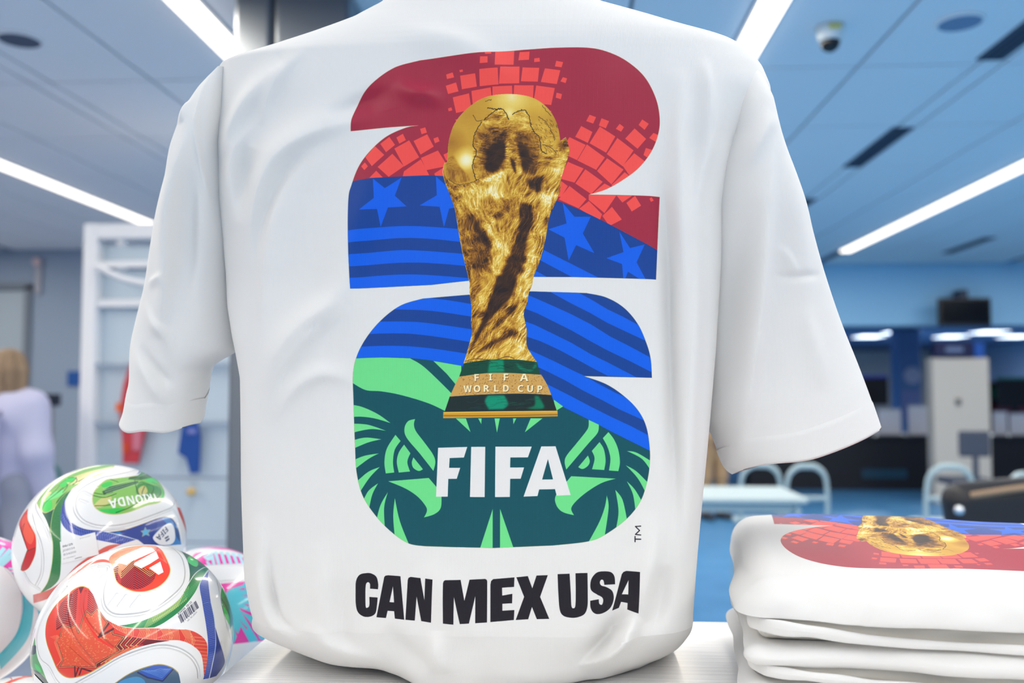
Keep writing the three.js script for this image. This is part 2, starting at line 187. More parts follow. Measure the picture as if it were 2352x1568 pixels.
  for (let i = 0; i < 420; i++) { const x = rr(330, 1240), y = rr(985, 1188); if (x > 300 + (1190 - y) * 0.3) A.line(css(96, 58, 30, rr(0.4, 0.9)), rr(0.8, 1.8), `${x},${y} ${x + rr(1, 8)},${y + rr(-5, 5)}`); }
  A.line(css(250, 214, 100), 2, '185,1378 700,1368 1340,1368').line(css(120, 78, 22), 2, '180,1408 700,1406 1345,1398').line(css(92, 58, 24), 2, '400,850 500,825 700,835 820,800 900,820');
  const cup = (s, x, y, h, ang, sx = 1) => { A.text(s, css(92, 52, 28), `bold ${h}px sans-serif`, x + 5, y + 6, ang, sx); A.text(s, css(252, 243, 200), `bold ${h}px sans-serif`, x, y, ang, sx); };
  cup('F', 515, 1016, 31, -0.03, 1.15); cup('I', 658, 1012, 31, 0, 1); cup('F', 815, 1012, 31, 0, 1.15); cup('A', 1003, 1014, 33, 0.02, 1.25);
  [['W', 425], ['O', 520], ['R', 612], ['L', 715], ['D', 815], ['C', 965], ['U', 1065], ['P', 1162]].forEach(([ch, x], i) => cup(ch, x, 1133 - Math.sin(i / 7 * Math.PI) * 6, 30, (i - 3.5) * 0.012, ch === 'W' ? 0.95 : 1.1));
  // lettering below
  A.T = c9;
  A.fill(INK, '*270,228 272,190 260,140 225,115 185,112 140,125 115,170 110,250 110,340 125,395 165,425 215,425 250,400 262,340 *267,288 *208,284 207,345 192,362 180,345 182,210 196,178 213,188 *214,224');
  A.poly(INK, '316,140 325,130 345,127 432,133 457,445 390,438 385,385 338,382 325,435 257,430', '378,205 352,320 385,322').poly(INK, '485,160 490,144 505,137 577,143 605,302 612,145 665,150 650,462 580,452 548,275 533,450 466,445').poly(INK, '740,175 745,160 755,154 862,155 890,302 925,155 1035,150 1046,156 1050,168 1048,460 966,462 966,270 922,462 858,465 818,270 812,470 737,465').poly(INK, '1073,190 1078,165 1092,152 1243,140 1240,208 1155,213 1156,270 1228,258 1226,325 1157,328 1157,378 1242,374 1238,445 1072,458').poly(INK, '1257,140 1338,132 1370,220 1400,128 1480,125 1425,280 1490,438 1402,440 1367,352 1340,441 1252,445 1312,280');
  A.fill(INK, '*1550,118 *1635,115 1643,250 1648,345 1662,363 1676,345 1679,250 *1677,112 *1762,110 1764,250 1762,350 1740,405 1690,428 1640,430 1590,415 1565,370 1555,250').fill(INK, '*1960,195 1955,140 1930,108 1880,100 1830,108 1795,145 1783,190 1790,235 1830,265 1865,285 1875,310 1866,340 1847,332 *1843,300 *1782,310 1785,360 1805,395 1840,408 1890,395 1930,360 1950,300 1940,245 1900,215 1862,202 1850,180 1860,160 1876,165 *1883,197');
  A.poly(INK, '2008,124 2020,108 2040,101 2136,104 2128,407 2048,378 2050,330 2003,322 1988,368 1940,388', '2056,165 2008,268 2054,268');
  A.T = c7; A.line(INK, 3.4, '*1104,1352 *1104,1408').line(INK, 3.4, '*1104,1380 *1164,1380').line(INK, 3.2, '*1164,1336 *1108,1330 *1152,1288 *1108,1246 *1164,1242');
}
const printMap = canvasTex(printCanvas); printMap.wrapS = printMap.wrapT = THREE.ClampToEdgeWrapping;
const printUV = (x, y) => [(x - PX0) / PW, 1 - (PY1 - y) / PH];
// ink is smoother than cotton
const [inkCanvas, ig] = newCanvas(600, 1020); ig.drawImage(printCanvas, 0, 0, 600, 1020);
{ const im = ig.getImageData(0, 0, 600, 1020), d = im.data; for (let i = 0; i < d.length; i += 4) { const w = Math.min(d[i], d[i + 1], d[i + 2]) > 226 ? 235 : 118; d[i] = d[i + 1] = d[i + 2] = w; } ig.putImageData(im, 0, 0); }
const inkMap = canvasTex(inkCanvas, false); inkMap.wrapS = inkMap.wrapT = THREE.ClampToEdgeWrapping;
// knitted cotton: fine columns of stitches
function knit() { const n = 256, d = new Uint8Array(n * n * 4); for (let y = 0; y < n; y++) for (let x = 0; x < n; x++) { const v = 128 + 46 * Math.sin(x / n * Math.PI * 2 * 32) + 26 * Math.sin((y / n * 40 + 0.5 * Math.sin(x / n * Math.PI * 64)) * Math.PI * 2) + (hash(x, y, 3) - 0.5) * 70; d.set([v, v, v, 255], (y * n + x) * 4); } const t = new THREE.DataTexture(d, n, n); t.wrapS = t.wrapT = THREE.RepeatWrapping; t.magFilter = THREE.LinearFilter; t.needsUpdate = true; return t; }
const knitTex = knit();
const knitFor = (w, h) => { const t = knitTex.clone(); t.repeat.set(w / 0.034, h / 0.034); t.needsUpdate = true; return t; };
const COTTON = rgb(236, 236, 237);
const CLOTH = 0.84;
const cotton = new THREE.MeshPhysicalMaterial({ sheen: 0.3, sheenColor: new THREE.Color(0.9, 0.9, 0.9), sheenRoughness: 0.6, color: COTTON.multiplyScalar(CLOTH), roughness: 0.95, side: THREE.DoubleSide, bumpMap: knitFor(1, 1), bumpScale: 0.00012 });
const printed = new THREE.MeshPhysicalMaterial({ specularIntensity: 0.5, sheen: 0.2, sheenColor: new THREE.Color(0.9, 0.9, 0.9), sheenRoughness: 0.55, color: new THREE.Color().setRGB(CLOTH, CLOTH, CLOTH), map: printMap, roughness: 1, roughnessMap: inkMap, side: THREE.DoubleSide, bumpMap: knitFor(PW, PH), bumpScale: 0.00012 });
// ---------- the displayed shirt: torso of two panels, two sleeves, collar ----------
const TABLE_Y = CAM_H - 0.332;
// folds: strokes measured on the photograph -> metres of cloth (x, y), a ridge of given height and flank widths
function strokes(list, d) { return list.map(([amp, w1, w2, str]) => ({ amp, w1, w2, pts: outline(str, (x, y) => { const p = at(x, y, d); return [p.x, p.y]; }, false) })); }
function foldAt(S, x, y) {
  let h = 0;
  for (const s of S) {
    let best = 1e9, side = 0, tt = 0; const P = s.pts, n = P.length - 1, wm = Math.max(s.w1, s.w2) * 3;
    if (Math.abs(x - P[0][0]) > wm + 0.5) continue;
    for (let i = 0; i < n; i += 2) {
      const a = P[i], b = P[Math.min(i + 2, n)], dx = b[0] - a[0], dy = b[1] - a[1], L = dx * dx + dy * dy || 1e-9, t = clamp(((x - a[0]) * dx + (y - a[1]) * dy) / L, 0, 1);
      const ex = x - a[0] - dx * t, ey = y - a[1] - dy * t, q = ex * ex + ey * ey;
      if (q < best) { best = q; side = dx * ey - dy * ex; tt = (i + 2 * t) / n; }
    }
    const w = (side > 0 ? s.w1 : s.w2) * 0.78, r = Math.sqrt(best);
    if (r < w * 3) h += 2.1 * s.amp * Math.exp(-(r / w) * (r / w)) * smooth(-0.05, 0.45, tt) * smooth(-0.05, 0.45, 1 - tt);
  }
  return h;
}
const bodyFolds = strokes([
  [0.009, 0.012, 0.030, '860,262 753,292 665,333 612,386 577,464 559,540 553,640'],
  [0.006, 0.022, 0.014, '760,330 668,410 625,500 603,600 590,720 580,840'],
  [0.005, 0.014, 0.02, '810,610 770,690 690,745 625,820 590,900'],
  [0.004, 0.01, 0.02, '800,700 720,760 640,850 600,960'],
  [0.0035, 0.01, 0.016, '820,880 740,860 670,900 620,980'],
  [0.008, 0.014, 0.02, '640,130 560,210 505,290 490,345'],
  [0.006, 0.012, 0.018, '590,250 520,330 506,420 525,520'],
  [0.004, 0.008, 0.014, '690,100 640,160 605,220 590,280'],
  [-0.005, 0.02, 0.02, '575,330 545,400 530,500'],
  [0.007, 0.012, 0.016, '1560,150 1568,230 1563,330 1566,450 1570,560 1572,700 1574,860'],
  [-0.008, 0.008, 0.014, '1516,380 1531,470 1542,600 1546,760 1550,940 1556,1115 1552,1250'],
  [0.006, 0.012, 0.014, '1595,380 1600,560 1600,760 1590,960 1585,1200 1570,1380'],
  [0.004, 0.01, 0.012, '1660,180 1640,300 1610,430 1600,560'],
  [0.003, 0.008, 0.012, '1620,120 1630,220 1615,330'],
  [-0.009, 0.006, 0.018, '1452,1408 1425,1440 1395,1480 1362,1512 1320,1540'],
  [0.011, 0.012, 0.010, '1468,1418 1445,1450 1415,1490 1380,1522 1330,1552'],
  [0.005, 0.012, 0.02, '1505,1180 1500,1280 1478,1380 1490,1440'],
  [-0.005, 0.012, 0.02, '1535,1300 1520,1400 1490,1470'],
  [0.007, 0.008, 0.02, '592,1180 594,1300 606,1390 640,1450 700,1480'],
  [-0.006, 0.006, 0.01, '602,1260 612,1370 632,1432 680,1468'],
  [0.003, 0.016, 0.02, '742,1240 738,1380 760,1500'],
  [-0.003, 0.014, 0.02, '790,1330 782,1440 800,1530'],
  [0.005, 0.012, 0.016, '705,1430 740,1480 800,1512 880,1535'],
  [-0.004, 0.014, 0.02, '880,1440 930,1500 985,1550'],
  [0.006, 0.014, 0.01, '1000,1450 1000,1510 1012,1560'],
  [0.003, 0.02, 0.03, '880,330 830,480 780,640 740,760'],
  [0.0025, 0.02, 0.03, '960,1290 1040,1380 1100,1480'],
  [0.003, 0.018, 0.03, '900,60 1000,80 1100,120 1180,200'],
  [-0.003, 0.012, 0.02, '745,270 830,235 900,205'],
  [0.004, 0.012, 0.012, '905,190 950,215 985,222 1020,240'],
], PRINT_D);
const bodyL = [[-10, 905], [0, 890], [18, 872], [60, 800], [100, 700], [135, 600], [147, 560], [163, 507], [200, 503], [262, 496], [311, 490], [400, 492], [452, 497], [557, 513], [640, 520], [710, 523], [780, 534], [812, 541], [870, 552], [1000, 554], [1100, 554], [1300, 560], [1370, 573], [1450, 600]];
const bodyR = [[-10, 1356], [0, 1364], [18, 1388], [55, 1500], [90, 1600], [115, 1680], [140, 1720], [180, 1748], [225, 1766], [245, 1768], [275, 1752], [310, 1732], [357, 1702], [420, 1682], [493, 1663], [641, 1652], [804, 1642], [973, 1627], [1120, 1612], [1250, 1600], [1400, 1588], [1440, 1584], [1470, 1570]];
const thick = [[-10, 0.035], [40, 0.052], [120, 0.078], [260, 0.1], [500, 0.11], [1200, 0.112], [1600, 0.112]];
const front = [[-10, 0.975], [60, 0.955], [130, 0.938], [250, 0.934], [1250, 0.934], [1400, 0.938]];
// rows near the table: rel. height, left x, right x, centre depth, front depth, power
const foot = [[-0.262, null], [-0.285, -0.372, 0.153, 1.085, 0.944, 2.8], [-0.308, -0.356, 0.150, 1.12, 0.953, 2.2], [-0.324, -0.346, 0.144, 1.145, 0.962, 1.85], [-0.3318, -0.335, 0.134, 1.15, 0.972, 1.75]];
function bodyRow(v) {
  if (v < 0.86) {
    const py = -10 + v / 0.86 * 1398, t = soft(thick, py, 30), dc = soft(front, py, 30) + t;
    const a = at(soft(bodyL, py, 5), py, dc), b = at(soft(bodyR, py, 5), py, dc);
    const n = lerp(2.4, 4.2, smooth(0, 260, py)), nL = lerp(2.4, lerp(2.7, 4.2, smooth(650, 900, py)), smooth(0, 260, py)), ta = pxOf(a), tb = pxOf(b);   // the widest point of the section, not its rim, is the measured outline
    for (let k = 0; k < 3; k++) { let lo = 1e9, hi = -1e9; for (let s = 0.5; s <= 1; s += 0.02) { for (const g of [-s, s]) { const m = g < 0 ? nL : n, z = t * Math.pow(Math.max(0, 1 - Math.pow(s, m)), 1 / m), p = a.clone().lerp(b, (g + 1) / 2); p.z += z; const x = pxOf(p); lo = Math.min(lo, x); hi = Math.max(hi, x); } } a.x += (ta - lo) * dc / F; b.x += (tb - hi) * dc / F; }
    return { a, b, t, n, nL };
  }
  const k = (v - 0.86) / 0.14 * 4, i = Math.min(3, Math.floor(k)), f = k - i;
  const e = bodyRow(0.8599), r0 = [e.a.y - CAM_H, e.a.x, e.b.x, -(e.a.z + e.b.z) / 2, -(e.a.z + e.b.z) / 2 - e.t, e.n];
  const R = (j) => j <= 0 ? r0 : foot[j];
  // Catmull-Rom through the rows
  const q = [0, 1, 2, 3, 4, 5].map((c) => { const p0 = i === 0 ? 2 * R(0)[c] - R(1)[c] : R(i - 1)[c], p1 = R(i)[c], p2 = R(i + 1)[c], p3 = i >= 3 ? p2 : R(i + 2)[c]; return lerp(p1, p2, f) * 0.6 + 0.4 * 0.5 * (2 * p1 + (p2 - p0) * f + (2 * p0 - 5 * p1 + 4 * p2 - p3) * f * f + (3 * p1 - p0 - 3 * p2 + p3) * f * f * f); });
  const Y = CAM_H + q[0];
  return { a: V(q[1], Y, -q[3]), b: V(q[2], Y, -q[3]), t: q[3] - q[4], n: q[5] };
}
const rowCache = new Map();
const rowOf = (v) => { const k = Math.round(v * 1e5); if (!rowCache.has(k)) rowCache.set(k, bodyRow(v)); return rowCache.get(k); };
function bodyPoint(u, v, dir) {   // u 0..1 left to right
  const R = rowOf(v), ph = u * Math.PI, c = -Math.cos(ph), s = Math.sign(c) * Math.pow(Math.abs(c), 0.72), m = s < 0 ? R.nL ?? R.n : R.n, prof = Math.pow(Math.max(0, 1 - Math.pow(Math.abs(s), m)), 1 / m);
  const p = R.a.clone().lerp(R.b, (s + 1) / 2); p.z += dir * (dir > 0 ? R.t : Math.min(R.t, 1.235 + p.z)) * prof;
  return { p, prof, s };
}
const shirt = thing('tshirt', 'large white t-shirt standing on the table, its back showing a big coloured numeral print', 't-shirt', [-0.11, TABLE_Y, -1.05]);
const rel = (p, o) => p.clone().sub(o.position);
{
  const o = shirt;
  const back = grid((u, v) => {
    const { p, prof, s } = bodyPoint(u, v, 1);
    const w = Math.min(1, prof * 1.6), f = foldAt(bodyFolds, p.x, p.y) + 0.0022 * noise(p.x * 9, p.y * 7, 1.3) + 0.0009 * noise(p.x * 26, p.y * 15, 5);
    p.z += f * w; const e = 1 - Math.min(1, prof * 1.6); p.x += Math.sign(s) * f * 0.5 * e;
    // the cloth bunches up where it meets the table: lobes with small arches between them
    const k = smooth(0.88, 0.985, v) * w, lob = noise(p.x * 15, 0.4, 7), l2 = noise(p.x * 38, 0.9, 3);
    p.z += k * (0.016 * lob + 0.006 * l2); p.y += smooth(0.93, 1, v) * w * smooth(0.12, 0.4, Math.abs(s)) * (0.014 * Math.max(0, noise(p.x * 10 + 0.6, 1.7, 5)) + 0.004 * Math.max(0, l2));
    p.z -= 0.006 * smooth(0.9, 0.96, v) * (1 - smooth(0.96, 1, v)) * noise(p.x * 22 + p.y * 30, 2.2, 4) * w;
    if (v > 0.95) p.y = Math.max(p.y, TABLE_Y + 0.0006);
    return rel(p, o);
  }, 420, 520, (q) => printUV(q.x + o.position.x, q.y + o.position.y));
  part('back_panel', back, printed, o);
  const frontP = grid((u, v) => { const { p, prof } = bodyPoint(u, v, -1); p.z -= 0.004 * prof * noise(p.x * 12, p.y * 6, 9); return rel(p, o); }, 80, 90, (q) => [q.x, q.y]);
  part('front_panel', frontP, cotton, o);
  // collar: a ribbed band round the neck opening
  const cx = (at(880, 0, 1.0).x + at(1372, 0, 1.0).x) / 2, y0 = at(1130, 6, 1.01).y, ax = 0.122, az = 0.085;
  const col = grid((u, v) => {
    const a = u * Math.PI * 2, b = v * Math.PI * 2, r1 = 0.004 * Math.cos(b), hy = 0.0125 * Math.sin(b), dip = Math.max(0, -Math.sin(a)) * 0.05 - Math.max(0, Math.sin(a)) * 0.006, k = 1 - hy * 1.5;
    return V(cx + (ax * k + r1) * Math.cos(a), y0 + 0.008 + hy - dip - 0.012 * Math.abs(Math.cos(a)) , -1.03 + (az * k + r1) * Math.sin(a) * 0.75).sub(o.position);
  }, 120, 16, (q, u, v) => [u * 0.7, v * 0.05]);
  part('collar', col, cotton, o);
  // sleeves
  const sleeve = (spec) => {
    const O = outline(spec.outer, (x, y) => [x, y], false), I = outline(spec.inner, (x, y) => [x, y], false), S = strokes(spec.folds, spec.d - 0.05);
    const along = (P) => { const L = [0]; for (let i = 1; i < P.length; i++) L.push(L[i - 1] + Math.hypot(P[i][0] - P[i - 1][0], P[i][1] - P[i - 1][1])); return (t) => { const d = t * L[L.length - 1]; let i = 1; while (i < L.length - 1 && L[i] < d) i++; const f = (d - L[i - 1]) / (L[i] - L[i - 1] || 1); return [lerp(P[i - 1][0], P[i][0], f), lerp(P[i - 1][1], P[i][1], f)]; }; };
    const fo = along(O), fi = along(I), shift = new Map();
    const outerShift = (v, a, b, t) => { const k = Math.round(v * 4000); if (!shift.has(k)) { const A2 = a.clone(), ta = pxOf(a); for (let q = 0; q < 3; q++) { let m = spec.flip ? 1e9 : -1e9; for (let s = 0.3; s <= 1; s += 0.05) { const p = A2.clone().lerp(b, (1 - s) / 2); p.z += t * Math.pow(1 - Math.pow(s, 2.3), 1 / 2.3); const x = pxOf(p); m = spec.flip ? Math.min(m, x) : Math.max(m, x); } A2.x += (ta - m) * spec.d / F; } shift.set(k, A2.x - a.x); } return shift.get(k); };
    const pt = (u, v, dir, grow = 0) => {
      const [ox, oy] = fo(v), [ix, iy] = fi(v), t = soft(spec.t, v, 0.05), d = spec.d - spec.fwd * (1 - smooth(0.1, 0.8, v));
      const a = at(ox, oy, d), b = at(ix, iy, d + spec.tuck * (1 - smooth(0.5, 0.75, v))), c = -Math.cos(u * Math.PI), s = Math.sign(c) * Math.pow(Math.abs(c), 0.85), prof = Math.pow(1 - Math.pow(Math.abs(s), 2.3), 1 / 2.3); a.x += outerShift(v, a, b, t);
      const p = a.lerp(b, (s + 1) / 2); p.z += dir * t * prof;
      const cuff = smooth(0.55, 1, v), bow = dir > 0 ? spec.near : spec.far;
      p.y -= bow(( s + 1) / 2) * prof * cuff;
      if (dir > 0) p.z += (foldAt(S, p.x, p.y) + 0.0018 * noise(p.x * 14, p.y * 8, spec.k)) * prof;
      else p.z -= 0.004 * noise(p.x * 12, p.y * 9, spec.k) * prof;
      p.z += dir * grow * prof; p.x += grow * Math.sign(s) * (1 - prof) * (spec.flip ? -1 : 1);
      return p;
    };
    const ring = (w, v, g) => { const k = w * 2; return k <= 1 ? pt(k, v, 1, g) : pt(2 - k, v, -1, g); };
    const m = part('sleeve', grid((u, v) => rel(ring(u, v * 0.985, 0), o), 150, 200, (q) => [q.x, q.y]), cotton, o);
    // turned-up hem: folded round the edge and back inside
    part('hem', grid((u, v) => { const vv = v < 0.5 ? lerp(0.925, 1, v * 2) : lerp(1, 0.93, v * 2 - 1); return rel(ring(u, vv, v < 0.5 ? 0.0009 * smooth(0, 0.06, v) : -0.0012), o); }, 150, 40, (q) => [q.x, q.y]), cotton, m);
  };
  sleeve({ d: 1.045, fwd: 0.046, tuck: 0.012, k: 2, t: [[0, 0.02], [0.12, 0.05], [0.4, 0.06], [1, 0.052]], flip: true,
    outer: '499,168 464,206 442,238 422,275 404,335 385,400 360,490 345,570 330,660 310,740 298,800 296,870 290,900 283,940 274,966',
    inner: '540,170 530,311 535,452 545,557 550,700 548,790 *536,812 490,840 478,862 470,905 462,945 *458,972',
    near: (s) => 0.013 * Math.sin(s * Math.PI) + 0.004 * Math.sin(s * 9), far: (s) => -0.008 - 0.02 * smooth(0.6, 0.95, s),
    folds: [[0.008, 0.008, 0.02, '478,270 470,330 436,428 412,522 400,628 382,733 378,780'], [-0.006, 0.012, 0.02, '470,400 455,480 440,600 430,700'], [0.005, 0.008, 0.012, '440,262 425,330 415,420'], [0.004, 0.006, 0.012, '460,250 448,310'], [0.004, 0.006, 0.01, '330,690 360,740 390,775 400,840'], [0.004, 0.008, 0.012, '305,800 340,850 372,905 392,930'], [-0.003, 0.008, 0.01, '320,790 360,850 400,890'], [0.003, 0.006, 0.008, '340,652 370,646 398,640'], [-0.006, 0.014, 0.02, '500,520 510,640 500,760 470,840'], [0.0022, 0.002, 0.004, '500,172 484,300 488,400 500,520']] });
  sleeve({ d: 1.045, fwd: 0.055, tuck: 0.012, k: 6, t: [[0, 0.02], [0.12, 0.052], [0.4, 0.064], [1, 0.06]], flip: false,
    outer: '1725,150 1752,186 *1777,239 1800,330 1848,459 1870,545 1896,635 1930,735 1970,835 1997,905 2023,978',
    inner: '1670,150 1665,230 1660,320 1635,400 1622,493 1615,641 1610,804 1612,940 *1627,980 1642,1013 1659,1058 1672,1078 *1686,1088',
    near: (s) => -0.012 * smooth(0.5, 1, s) + 0.004 * Math.sin(s * Math.PI), far: (s) => 0.016 * smooth(0.35, 0.8, s) - 0.006,
    folds: [[0.013, 0.012, 0.03, '1745,330 1740,430 1737,560 1733,680 1722,800 1712,900 1702,1000 1690,1070'], [-0.007, 0.02, 0.02, '1715,470 1690,600 1680,760 1672,900'], [0.0014, 0.005, 0.009, '1755,575 1790,590 1812,625 1818,640'], [0.003, 0.012, 0.02, '1800,360 1815,480 1840,600 1850,760'], [-0.002, 0.005, 0.006, '1760,640 1830,638 1890,632'], [0.003, 0.012, 0.016, '1840,700 1870,800 1890,900'], [0.004, 0.01, 0.016, '1760,290 1720,350 1690,420']] });
}
// ---------- table and display in front ----------
const whiteLam = (() => {
  const [c, g] = newCanvas(1024, 1024); const im = g.createImageData(1024, 1024), b = new Uint8Array(1024 * 1024 * 4);
  for (let y = 0; y < 1024; y++) for (let x = 0; x < 1024; x++) { const i = (y * 1024 + x) * 4, n = noise(x / 170, y / 5.5, 2) * 0.6 + noise(x / 60, y / 2.2, 4) * 0.5; const v = 243 + n * 7; im.data.set([v, v, v + 2, 255], i); const h = 128 + n * 90; b.set([h, h, h, 255], i); }
  g.putImageData(im, 0, 0);
  const t = canvasTex(c), bt = new THREE.DataTexture(b, 1024, 1024); bt.magFilter = THREE.LinearFilter; bt.needsUpdate = true;
  for (const k of [t, bt]) { k.wrapS = k.wrapT = THREE.RepeatWrapping; k.repeat.set(2, 2.4); }
  return new THREE.MeshStandardMaterial({ map: t, bumpMap: bt, bumpScale: 0.0006, roughness: 0.42 });
})();
const white = std(rgb(236, 236, 238), 0.5), paleGrey = std(rgb(206, 209, 213), 0.6);
{
  const xl = -0.392, xr = 0.95, zb = -1.268, zf = -0.3, cx = (xl + xr) / 2, cz = (zb + zf) / 2, w = xr - xl, d = zf - zb;
  const t = thing('display_table', 'white display table with a finely streaked top carrying the standing shirt and the folded pile', 'table', [cx, 0, cz]);
  const top = box(w, 0.03, d); part('table_top', top, whiteLam, t, [0, TABLE_Y - 0.015, 0]);
  for (const [sx, sz] of [[-1, 0], [1, 0]]) part('side_panel', box(0.025, TABLE_Y - 0.03, d - 0.04), white, t, [sx * (w / 2 - 0.03), (TABLE_Y - 0.03) / 2, 0]);
  part('back_board', box(w - 0.11, TABLE_Y - 0.03, 0.02), white, t, [0, (TABLE_Y - 0.03) / 2, -d / 2 + 0.04]);
  const lo = thing('low_table', 'low white table left of the display table, holding the pile of footballs', 'table', [-0.88, 0, -1.12]);
  const LY = CAM_H - 0.612; part('table_top', box(0.94, 0.03, 1.3, 0.004), white, lo, [0, LY - 0.015, 0]);
  for (const sx of [-1, 1]) for (const sz of [-1, 1]) part('leg', box(0.05, LY - 0.03, 0.05, 0.004), white, lo, [sx * 0.42, (LY - 0.03) / 2, sz * 0.58]);
}
// ---------- footballs ----------
const BALL_R = 0.11;
const bN = 1100;
function ballCanvas() { return newCanvas(bN, bN, css(238, 238, 240)); }
// measured position on the ball -> canvas: equidistant from the ball's own pole
const ballQ = (cx, cy, r) => (px, py) => { let x = (px - cx) / r, y = (py - cy) / r; const q = Math.hypot(x, y), m = Math.min(q, 0.9999), k = q < 1e-6 ? 2 / Math.PI : Math.asin(m) / (Math.PI / 2) / q * (q > 1 ? 1 + (q - 1) * 0.3 : 1); return [(0.5 + 0.5 * x * k) * bN, (0.5 + 0.5 * y * k) * bN]; };
function zig(A, color, width, str, n, step, dir) { for (let i = 0; i < n; i++) { const P = outline(corners(str), (x, y) => A.T(x + dir[0] * step * i, y + dir[1] * step * i), false); A.g.beginPath(); trace(A.g, P, A.Q, false); A.g.strokeStyle = color; A.g.lineWidth = width; A.g.stroke(); } }
function hatch(A, color, width, n, fn) { for (let i = 0; i < n; i++) A.line(color, width, fn(i / (n - 1), i)); }
function groove(G, str, depth = 1, w = 9) { G.line(css(60, 60, 60, 0.5 * depth), w * 1.7, str).line(css(20, 20, 20, depth), w, str); }
function jungle(A, list, cols) { for (const s of list) A.fill(cols[Math.floor(rnd() * cols.length)], s); }
const RB = (() => {   // the upper football
  const [c, g] = ballCanvas(), [bc, bg] = newCanvas(bN, bN, css(160, 160, 160)), Q = ballQ(236, 1248, 203), A = new Art(g, Q), G = new Art(bg, Q), T = crop(20, 1030, 4.752); A.T = G.T = T;
  const green = css(132, 190, 92), tan = css(212, 208, 140), bright = css(62, 208, 84), forest = css(34, 96, 50), ink = css(30, 54, 40), deep = css(18, 84, 60);
  const gp = '*1150,60 960,90 800,110 640,190 470,310 370,430 *330,515 *380,610 440,640 *520,600 560,530 650,420 740,350 850,285 *980,230 1060,190 *1120,170';
  A.clip(gp); A.fill(green, gp);
  A.fill(tan, '*600,330 700,240 850,180 1000,150 1130,120 1130,180 960,235 800,300 740,330').fill(tan, '380,470 450,400 480,420 420,510').fill(bright, '600,270 680,235 720,260 700,300 640,300').fill(bright, '560,320 600,290 640,310 630,345 580,350').fill(bright, '400,600 400,530 470,490 500,560 470,630').fill(css(120, 222, 130), '420,500 480,420 560,390 620,400 560,470').fill(forest, '540,560 580,470 680,390 760,330 *880,270 *980,240 *1000,300 *640,640');
  for (const s of ['340,500 400,430 480,370 560,310 620,260', '390,610 430,520 520,440 640,340 720,270 730,240', '470,440 520,390 560,330', '640,240 720,250 740,290 700,340', '700,330 820,260 980,190 1120,150', '760,300 900,230 1060,180', '600,420 640,360 640,320', '800,160 960,125 1120,105', '540,420 600,360']) A.line(ink, 3, s);
  for (let i = 0; i < 9; i++) A.line(css(150, 190, 110, 0.8), 1.3, `${560 + i * 9},${560 - i * 3} ${640 + i * 9},${430 - i * 5} ${760 + i * 10},${335 - i * 6} ${880 + i * 10},${270 - i * 5}`);
  A.free(); A.line(css(190, 176, 90), 2.4, gp, true);
  A.fill(deep, '*380,615 430,690 470,780 *498,880 *512,700 *530,600 440,645');
  const ribbon = '*695,385 600,470 530,590 505,700 500,850 528,1000 525,1200 485,1400 *400,1530 *520,1468 600,1375 615,1200 608,1000 600,850 600,700 620,560 660,460';
  A.fill(css(30, 112, 56), ribbon); A.clip(ribbon); for (let i = 0; i < 60; i++) { const y = 470 + i * 18; A.line(css(120, 176, 112, 0.85), 1.2, `*${480},${y + 10} *${i > 26 ? 580 : 560},${y - 14} *640,${y + (i > 26 ? 26 : -10)}`); } A.free(); A.line(css(200, 218, 120), 2, '695,385 600,470 530,590 505,700 500,850 528,1000 525,1200 485,1400 400,1530').line(css(180, 214, 226), 2.2, '695,385 640,500 612,600 603,760 612,1000');
  const blue = '*640,470 600,600 605,760 700,880 880,950 1000,990 *1215,1050 *1375,1008 1200,950 1000,885 850,855 720,785 650,680 630,560';
  A.fill(css(58, 76, 168), blue); A.clip(blue); for (let i = 0; i < 34; i++) { const x = 600 + i * 24; A.line(css(128, 146, 214, 0.9), 1.2, `*${x - 30},${720 + i * 11} *${x + 24},${670 + i * 10} *${x + 60},${900 + i * 10}`); } A.free();
  const navy = '*1085,905 1250,890 1450,832 1600,782 1720,765 1800,805 1860,920 *1900,1100 *1500,1100 *1400,1015 1250,955';
  A.fill(css(42, 66, 152), navy); A.clip(navy); A.fill(css(62, 128, 196), '*1660,780 1740,770 1820,860 1890,1000 *1900,1100 *1740,1100 1790,960').fill(css(50, 84, 140), '1800,880 1860,940 1880,1060 1820,980').fill(css(40, 120, 190), '1150,920 1210,910 1200,970 1150,960');
  for (let i = 0; i < 9; i++) A.line(css(110, 140, 200, 0.7), 1.1, `${1600 + i * 9},780 ${1610 + i * 9},860 ${1570 + i * 8},960`);
  A.poly(css(90, 180, 224), '1472,870 1488,905 1530,905 1505,940 1520,975 1480,958 1440,978 1450,940 1425,915 1460,908'); A.line(css(180, 160, 120), 1.6, corners('1472,870 1488,905 1530,905 1505,940 1520,975 1480,958 1440,978 1450,940 1425,915 1460,908'), true);
  A.fill(css(240, 240, 244), '1560,1010 1590,950 1680,870 1750,840 1800,880 1818,980 1810,1050 1760,1090 1640,1085');
  A.free(); A.text('FIFA', css(46, 62, 110), 'bold 36px sans-serif', 1668, 955, Math.PI - 0.72, 1); A.poly(css(46, 62, 110), '1690,1010 1735,985 1740,1000 1700,1025', '1700,1040 1745,1012 1750,1030 1712,1055'); A.line(css(190, 170, 110), 2, '1085,905 1250,890 1450,832 1600,782 1720,765 1800,805 1860,920');
  A.line(css(200, 220, 240), 2.4, '1030,888 1200,945 1400,1015');
  const red = '*1220,1050 1130,1046 1060,1062 970,1110 860,1180 760,1260 640,1390 520,1480 *330,1540 *330,1640 520,1575 700,1460 900,1280 *1100,1100';
